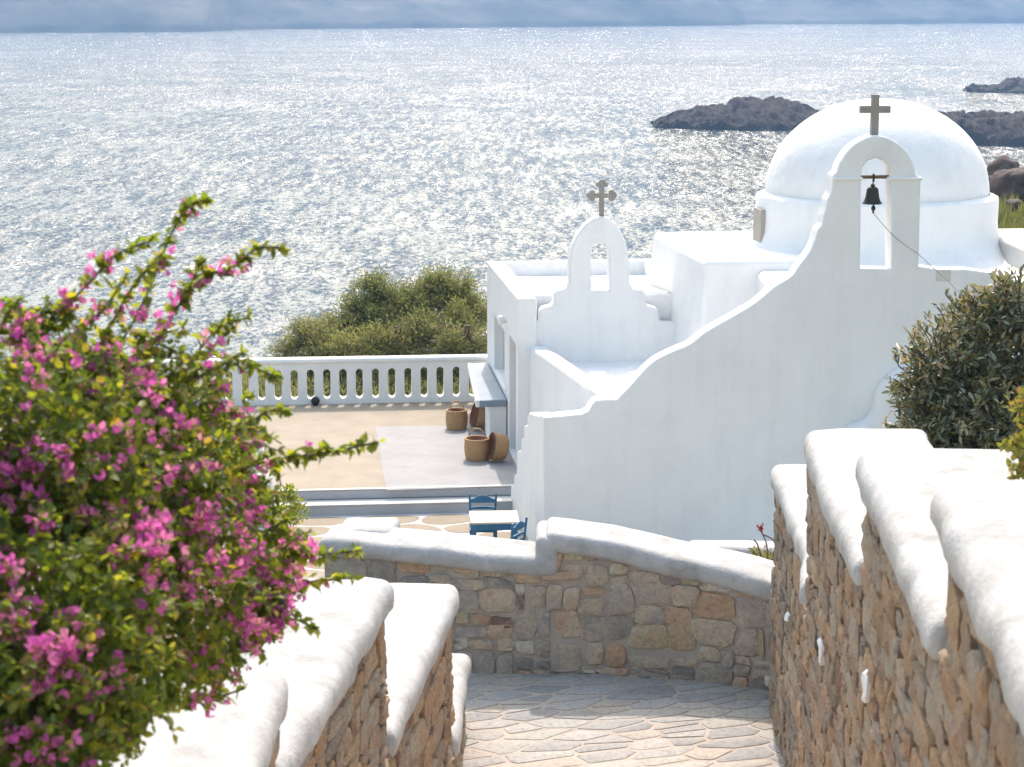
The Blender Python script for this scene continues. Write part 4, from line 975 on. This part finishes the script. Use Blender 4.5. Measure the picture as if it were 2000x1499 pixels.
# inner leaves that fill the shaded heart of the shrub
for bu, bv, br, bY in blobs:
    c = np.array(py(bu, bv, bY)); r = br / F * (bY * CP + 2.2 * SP)
    m_ = int(420 * (br / 150) ** 2); q = rng.normal(0, 1, (m_, 3)); q /= np.linalg.norm(q, axis=1, keepdims=True); q = c + q * r * (rng.random((m_, 1)) ** .5) * .72
    for p_ in q: lP.append(p_); lA.append(rng.normal(0, 1, 3)); lR.append(random.uniform(-2, 2)); lS.append(random.uniform(.035, .055))
BR = []; BF = []
for k in range(3):
    a = 2 * math.pi * k / 3; ca, sa = math.cos(a), math.sin(a); b0 = len(BR)
    for x, y, z in ((0, .05, 0), (.48, .55, .42), (0, .60, .30), (-.48, .55, .42), (.28, 1.0, .74), (-.28, 1.0, .74), (0, 1.3, .82)):
        # petals open around local y axis
        rr, hh = z * .9 + .08, y
        BR.append((x * ca - rr * sa, hh, x * sa + rr * ca))
    BF += [(b0 + i, b0 + j, b0 + k2) for i, j, k2 in ((0, 1, 2), (0, 2, 3), (2, 1, 4), (2, 5, 3), (2, 4, 6), (2, 6, 5))]
BR = np.array(BR)
split_place('leaf', 'foliage', LEAF, LEAF_F, lP, lA, lR, lS, M_leaf, bg_, score=inframe)
split_place('bract', 'bract_mass', BR, BF, fP, fA, fR, fS, M_bract, bg_, score=inframe)
tv, tf = join([tube([Vector(p) for p in pts[::2] if True] + [Vector(pts[-1])], r_, 4) for pts, r_ in twigs]); tag(mk('twigs', tv, tf, M_twig, bg_), kind='stuff')
for k in range(5):
    x = -2.5 + k * .17; V, Fc = tube([(x, 7.2 + .1 * k, 3.9), (x + .05, 7.1, 4.8), (x + random.uniform(-.2, .2), 6.9, 5.5), (x + random.uniform(-.2, .3), 7.0, 6.2)], [.035, .028, .02, .008], 7); mk('stem', V, Fc, M_bark, bg_, smooth=60)
# soil bed behind the left wall
tag(grid('planting_bed', 20, 24, lambda s, t: (-6 + 4.15 * s, 4.2 + 13 * t, 4.35 - .22 * max(0, 13 * t - 3) + .08 * noise.noise(Vector((s * 9, t * 13, 0)))), M_soil, smooth=180), kind='structure')

# ------------------------------------------------------------------ shrub on the right
sh = empty('shrub', (4.6, 19.5, 2.4)); tag(sh, 'dense evergreen shrub with olive and silvery leaves before the chapel wall', 'shrub')
lP, lA, lR, lS = [], [], [], []; tw = []
sbl = [(1870, 800, 120, 19.5), (1960, 700, 120, 19.6), (1840, 720, 85, 19.4), (1900, 640, 70, 19.6), (1990, 610, 70, 19.6), (1830, 850, 80, 19.2), (1940, 850, 110, 19.0), (2070, 750, 150, 19.4), (1800, 770, 60, 19.4), (2040, 880, 110, 18.8), (1790, 840, 55, 19.2), (1960, 590, 50, 19.6)]
for bu, bv, br, bY in sbl:
    c = np.array(py(bu, bv, bY)); r = br / F * (bY * CP + (CZ - c[2]) * SP)
    for k in range(int(52 * (br / 80) ** 1.8)):
        d = rng.normal(0, 1, 3); d[1] -= .4; d /= np.linalg.norm(d)
        a = c + d * r * .35; e = c + d * r * random.uniform(.82, 1.12) + [0, 0, .05]; mid = (a + e) / 2 + rng.normal(0, .03, 3); pts = bez([a, mid, e], 4); tw.append(pts)
        for _ in range(random.randint(13, 19)):
            t = random.uniform(.15, 1.04); q = a + (e - a) * t + rng.normal(0, .02, 3); ax = d * .6 + rng.normal(0, .5, 3)
            lP.append(q); lA.append(ax); lR.append(random.uniform(-1.2, 1.2)); lS.append(random.uniform(.065, .115))
    m_ = int(300 * (br / 80) ** 2); q = rng.normal(0, 1, (m_, 3)); q /= np.linalg.norm(q, axis=1, keepdims=True); q = c + q * r * .7 * rng.random((m_, 1)) ** .4
    for p_ in q: lP.append(p_); lA.append(rng.normal(0, 1, 3)); lR.append(random.uniform(-2, 2)); lS.append(random.uniform(.07, .10))
for path in ([(1760, 800), (1745, 770), (1738, 735)], [(1870, 600), (1850, 580), (1848, 572)], [(1960, 580), (1985, 555), (1975, 530)], [(1800, 690), (1785, 665), (1788, 650)], [(1775, 730), (1755, 715), (1748, 690)], [(1850, 640), (1838, 610), (1830, 600)], [(1760, 850), (1738, 845), (1730, 820)]):
    pts = bez([np.array(py(u, v, 19.4)) for u, v in path], 4); tw.append(pts)
    for _ in range(14):
        i = random.randint(0, len(pts) - 2); d = pts[i + 1] - pts[i]; d /= np.linalg.norm(d); lP.append(pts[i] + rng.normal(0, .012, 3)); lA.append(d + rng.normal(0, .55, 3)); lR.append(random.uniform(-1, 1)); lS.append(random.uniform(.055, .085))
split_place('leaf', 'foliage', LAN, LAN_F, lP, lA, lR, lS, M_olive, sh, score=inframe)
tv, tf = join([tube([Vector(p) for p in q[::2]] + [Vector(q[-1])], .006, 4) for q in tw]); tag(mk('twigs', tv, tf, M_bark, sh), kind='stuff')
for k in range(4):
    x = 4.2 + k * .3; V, Fc = tube([(x, 19.5, 2.1), (x + .1, 19.4, 3.1), (x + random.uniform(-.2, .3), 19.3, 4.2)], [.05, .04, .02], 7); mk('stem', V, Fc, M_bark, sh, smooth=60)
# yellow-green plant at the right edge
yp = empty('garden_plant', (2.75, 9.6, 5.2)); tag(yp, 'yellow-green leafy plant at the right edge above the stepped wall', 'plant')
lP, lA, lR, lS = [], [], [], []
for cu, cv, r_ in ((2000, 790, 30), (1990, 870, 28), (2010, 900, 40), (1995, 930, 24), (2030, 840, 45), (2040, 760, 40)):
    c = np.array(py(cu, cv, 9.6)); r = r_ / F * 9.8
    for _ in range(70): lP.append(c + rng.normal(0, r * .5, 3)); lA.append(rng.normal(0, 1, 3) + [-.3, 0, .2]); lR.append(random.uniform(-2, 2)); lS.append(random.uniform(.03, .05))
scatter('foliage', LEAF, LEAF_F, lP, lA, lR, lS, M_yel, yp, kind='stuff')
V, Fc = tube([(2.75, 9.6, 5.0), (2.62, 9.6, 5.6), (2.52, 9.6, 6.05)], .01, 5); mk('stem', V, Fc, M_bark, yp)

# ------------------------------------------------------------------ tamarisks behind the balustrade
STR = np.array([(-.5, 0, 0), (.5, 0, 0), (.25, .6, .04), (-.3, .55, 0), (0, 1, -.03)]); STR_F = [(0, 1, 2), (0, 2, 3), (3, 2, 4)]
def tamarisk(bl_, label, base, npl=38):
    root = empty('tamarisk_tree', base); tag(root, label, 'tree', 'tamarisks below the terrace')
    B = Vector(base); V, Fc = tube([B, B + Vector((.1, 0, 1.0)), B + Vector((.2, .1, 2.2))], [.14, .11, .08], 8); mk('trunk', V, Fc, M_bark, root, smooth=60)
    P, Ax, Ro, Sz, TI = [], [], [], [], []; limbs = []
    for bu, bv, br, bY in bl_:
        c = np.array(py(bu, bv, bY)); r = br / F * (bY * CP + 8 * SP)
        b0 = np.array(B) + [.2, .1, 2.0]; limbs.append(tube([b0, (b0 + c) / 2 + rng.normal(0, .15, 3), c + [0, 0, r * .5]], [.06, .04, .012], 5))
        for k in range(int(npl * (br / 40) ** 1.6)):
            d = rng.normal(0, 1, 3); d[2] += .35; d /= np.linalg.norm(d); q = c + d * r * random.uniform(.35, 1.0)
            limbs.append(tube([c + d * r * .1, q + d * .12 * r], [.012, .004], 3))
            td = random.random() * .55
            m_ = 62; TI += list(np.clip(td + rng.uniform(0, .45, m_), 0, .99)); off = rng.normal(0, .10, (m_, 3)) + d * rng.uniform(-.12, .2, (m_, 1)); ax = d * .6 + rng.normal(0, .6, (m_, 3)) + [0, 0, .2]
            P += list(q + off); Ax += list(ax); Ro += list(rng.uniform(-2, 2, m_)); h_ = rng.uniform(.05, .12, m_); Sz += [(.026, hh, .1) for hh in h_]
    P = np.array(P); scatter('crown', STR, STR_F, P, Ax, np.array(Ro), np.array(Sz), M_tam, root, tint=np.array(TI), kind='stuff')
    V, Fc = join(limbs); mk('limb', V, Fc, M_bark, root)
tamarisk([(735, 590, 45, 47), (700, 610, 35, 47), (770, 610, 40, 47.5), (720, 650, 50, 46.5), (650, 650, 30, 46.5), (780, 660, 45, 46.5), (725, 560, 25, 47.2), (800, 600, 42, 47.6), (690, 640, 40, 47)], 'tamarisk with a tall left crown rising behind the balustrade', (-3.2, 47, -1.9))
tamarisk([(840, 580, 45, 48), (880, 600, 48, 48), (860, 555, 30, 48), (905, 570, 32, 48), (930, 620, 40, 48), (820, 620, 40, 47.5), (895, 640, 42, 47)], 'tallest tamarisk, next to the white annex', (-1.6, 48, -2.2))
tamarisk([(590, 670, 32, 46), (625, 675, 38, 45.5), (560, 690, 22, 46), (600, 645, 18, 46), (650, 690, 40, 45), (600, 740, 42, 45), (540, 745, 35, 45.2), (660, 750, 40, 45)], 'low tamarisk at the left end of the clump', (-4.6, 45.6, -1.7))
tamarisk([(740, 690, 42, 44.6), (690, 700, 40, 44.4), (785, 690, 40, 44.6), (720, 750, 45, 44.2), (770, 755, 45, 44.2), (680, 680, 30, 44.6)], 'yellowish tamarisk close behind the middle of the balustrade', (-2.8, 44.6, -1.5))
tamarisk([(830, 670, 42, 44.8), (875, 690, 45, 44.6), (925, 690, 40, 44.8), (840, 740, 45, 44.3), (900, 750, 45, 44.3), (812, 640, 28, 45), (945, 745, 40, 44.5)], 'low tamarisk beside the annex, seen through the slots', (-1.2, 44.8, -1.5))
tamarisk([(470, 770, 40, 45.5), (420, 775, 40, 45.5), (360, 770, 45, 45.5), (300, 770, 45, 45.5)], 'low tamarisk seen through the slots behind the bougainvillea', (-6.8, 45.5, -2.4), 18)

sP, sA, sS, sT = [], [], [], []
for _ in range(900):
    x, y = random.uniform(-17, 1.2), 41.3 + 12 * random.random() ** 1.3; z = -.6 - (y - 41) * .09; hm = min(.75, max(.12, (CZ - (CZ - .80) * y / 39.6) - z)); tt = random.random() * .5
    for _ in range(34):
        sP.append((x + random.gauss(0, .22), y + random.gauss(0, .22), z + random.random() ** 1.2 * hm * .75)); sA.append(rng.normal(0, .5, 3) + [0, 0, .7]); sS.append((.022, random.uniform(.1, .24), .1)); sT.append(tt + random.random() * .45)
scatter('scrub', STR, STR_F, sP, sA, rng.uniform(-3, 3, len(sP)), np.array(sS), M_tam, None, tint=np.array(sT), kind='stuff', loc=(-8, 46, -1))
# ------------------------------------------------------------------ boulders and grass at the far right
def boulder(u0, v0, u1, v1, Y, label, seed):
    a = py(u0, v0, Y); b = py(u1, v1, Y); c = (a + b) / 2; rx = abs(b.x - a.x) / 2; rz = abs(a.z - b.z) / 2
    bm = bmesh.new(); bmesh.ops.create_icosphere(bm, subdivisions=4, radius=1)
    for v_ in bm.verts:
        d = v_.co.normalized(); k = 1 + .28 * noise.noise(d * 1.3 + Vector((seed, 0, 0))) + .10 * noise.noise(d * 3.5 + Vector((seed, 3, 0))) + .03 * noise.noise(d * 9 + Vector((seed, 5, 0)))
        d = Vector((math.copysign(abs(d.x) ** .8, d.x), math.copysign(abs(d.y) ** .8, d.y), math.copysign(abs(d.z) ** .75, d.z)))
        v_.co = Vector((d.x * rx * k, d.y * rx * k, d.z * rz * k)) + c
    tag(bm_obj('boulder', bm, M_boulder, smooth=180), label, 'boulder', 'granite boulders on the shore')
boulder(1930, 308, 1988, 372, 86, 'upright cracked granite boulder just right of the dome', 1.)
boulder(1950, 326, 2080, 400, 80, 'large rounded granite boulder at the right edge', 7.)
boulder(1915, 345, 1965, 392, 84, 'dark low boulder wedged beside the dome', 12.)
boulder(1966, 390, 1994, 412, 72, 'small pale stone lying in the grass', 20.)
gy = empty('knoll', (16, 66, -6)); gy['kind'] = 'structure'
def knoll(s, t):
    p0 = py(1900 + 330 * s, 480 - 92 * t, 50 + 36 * t); return (p0.x + (t - .5) * 0, p0.y, p0.z + .35 * noise.noise(Vector((s * 7, t * 7, 2))) - (2.2 * max(0, .12 - t) / .12))
grid('ground', 24, 24, knoll, M_bank, gy, smooth=180)
gP = []; gA = []; gS = []
for _ in range(7000):
    s, t = random.random(), random.random() ** .8
    if t > .80 and s > .3 and random.random() < .5: continue
    gP.append(knoll(s, t)); gA.append(rng.normal(0, .25, 3) + [0, 0, 1]); hh = random.uniform(.2, .6) * (1.2 if noise.noise(Vector((s * 9, t * 9, 8))) > 0 else .6); gS.append((.10, hh, .1))
scatter('dry_grass', STR, STR_F, gP, gA, rng.uniform(-3, 3, len(gP)), np.array(gS), M_grass, None, kind='stuff', loc=(16, 66, -6))

# ------------------------------------------------------------------ left-hand garden: pier, pots, small plants
pr = empty('white_pier', (-4.0, 29.5, LT)); tag(pr, 'stepped white masonry pier with a round grey top behind the bougainvillea', 'pier')
pc = pz(455, 1010, LT); pt0 = py(470, 850, pc.y)
slab('pier_body', .85, .8, pt0.z - LT, .10, lambda x, y, z: (pc.x - .35 + x - .05 * (z / 1.2), pc.y + y, LT + z), M_white, pr, .2, .012)
slab('pier_wing', .95, .5, (pt0.z - LT) * .55, .10, lambda x, y, z: (pc.x - .25 + x, pc.y - .45 + y, LT + z), M_white, pr, .2, .012)
V, Fc = lathe([(.13, pt0.z - .02), (.14, pt0.z + .01), (.12, pt0.z + .025), (.001, pt0.z + .026)], (pc.x + .05, pc.y + .35, 0), 24); mk('round_top', V, Fc, M_slate, pr, smooth=40)
def bushlet(name, label, cat_, base, blobs_, lsz, mt, nl, group=None, tvf=(LAN, LAN_F)):
    root = empty(name, base); tag(root, label, cat_, group); P, Ax = [], []
    for bu, bv, br, bY in blobs_:
        c = np.array(py(bu, bv, bY)); r = br / F * (bY * CP + (CZ - c[2]) * SP)
        for _ in range(nl):
            d = rng.normal(0, 1, 3); d /= np.linalg.norm(d); P.append(c + d * r * random.random() ** .45); Ax.append(d * .6 + rng.normal(0, .4, 3) + [0, 0, .4])
    scatter('foliage', *tvf, P, Ax, rng.uniform(-2, 2, len(P)), rng.uniform(lsz * .7, lsz * 1.3, len(P)), mt, root, kind='stuff')
    return root
p_ = pz(562, 1055, LT)
o = bushlet('garden_shrub', 'small glossy green shrub at the foot of the terrace steps', 'shrub', (p_.x, p_.y, LT), [(565, 985, 26, p_.y), (580, 1000, 22, p_.y), (552, 1010, 20, p_.y), (562, 965, 16, p_.y)], .06, M_leaf, 240)
for k in range(5): V, Fc = tube([(p_.x + random.uniform(-.08, .08), p_.y, LT), (p_.x + random.uniform(-.12, .15), p_.y, LT + .45)], .012, 5); mk('stem', V, Fc, M_bark, o)
p_ = pz(575, 1085, LT)
o = bushlet('garden_shrub', 'low clipped green plant in front of the glossy shrub', 'shrub', (p_.x, p_.y, LT), [(572, 1055, 24, p_.y), (590, 1060, 16, p_.y), (555, 1062, 18, p_.y)], .06, M_leaf, 220)
V, Fc = tube([(p_.x, p_.y, LT), (p_.x, p_.y, LT + .2)], .02, 5); mk('stem', V, Fc, M_bark, o)
p_ = pz(566, 1165, LT); pt = empty('terracotta_pot', (p_.x, p_.y, LT)); tag(pt, 'terracotta pot half hidden by the bougainvillea', 'pot')
V, Fc = lathe([(.14, 0), (.20, .3), (.21, .32), (.21, .36), (.18, .36), (.17, .30), (.001, .28)], (p_.x, p_.y, LT), 28); mk('pot_body', V, Fc, M_terra, pt, smooth=40)
# red-flowered plant behind the curved wall
p_ = py(1492, 1100, 20.2); o = bushlet('flowering_plant', 'thin plant with one red flower head behind the curved wall', 'plant', (p_.x, p_.y, p_.z - .5), [(1488, 1085, 18, 20.2), (1475, 1080, 8, 20.2), (1500, 1095, 14, 20.2)], .045, M_yel, 60)
for path in ([(1490, 1100), (1480, 1065), (1472, 1055)], [(1500, 1100), (1497, 1062), (1485, 1035)], [(1508, 1095), (1514, 1060), (1492, 1045)], [(1495, 1110), (1470, 1075), (1462, 1072)]):
    V, Fc = tube(bez([np.array(py(u, v, 20.2)) for u, v in path], 4), .008, 5); mk('stalk', V, Fc, M_bark, o, smooth=60)
c = np.array(py(1485, 1032, 20.2)); scatter('flower', BR, BF, c + rng.normal(0, .012, (16, 3)), rng.normal(0, 1, (16, 3)) + [0, 0, .5], rng.uniform(-3, 3, 16), np.full(16, .022), M_red, o)
# weeds at the feet of the walls
for u, v, z, lb, nm in ((868, 1486, LZ, 'green weed tuft at the foot of the left stair wall', .045), (1524, 1446, LZ, 'tiny green weed at the foot of the right stair wall', .035)):
    p_ = pz(u, v, z); o = bushlet('weed', lb, 'weed', (p_.x, p_.y, z), [(u, v - 8, 14 if u < 1000 else 9, p_.y)], nm, M_leaf, 90, 'weeds')
    V, Fc = tube([(p_.x, p_.y, z), (p_.x, p_.y, z + .06)], .006, 4); mk('stem', V, Fc, M_twig, o)
p_ = py(1503, 1331, 18.0); V, Fc = boxv((p_.x + .02, p_.y, p_.z), (.12, .12, .09), R(8)); tag(bevel(mk('step_light', V, Fc, M_cream), .02, 3), 'small cream box light set low at the end of the right wall', 'light')

# ------------------------------------------------------------------ haze
V, Fc = boxv((0, 1750, 85), (6800, 4000, 212)); hz = mk('haze', V, Fc, None); hz['kind'] = 'stuff'
m = bpy.data.materials.new('haze'); m.use_nodes = True; n = m.node_tree.nodes; n.remove(n['Principled BSDF']); pv = n.new('ShaderNodeVolumePrincipled')
pv.inputs['Color'].default_value = (.34, .60, 1, 1); pv.inputs['Density'].default_value = .00034; pv.inputs['Anisotropy'].default_value = 0.
m.node_tree.links.new(pv.outputs[0], n['Material Output'].inputs['Volume']); hz.data.materials.append(m)
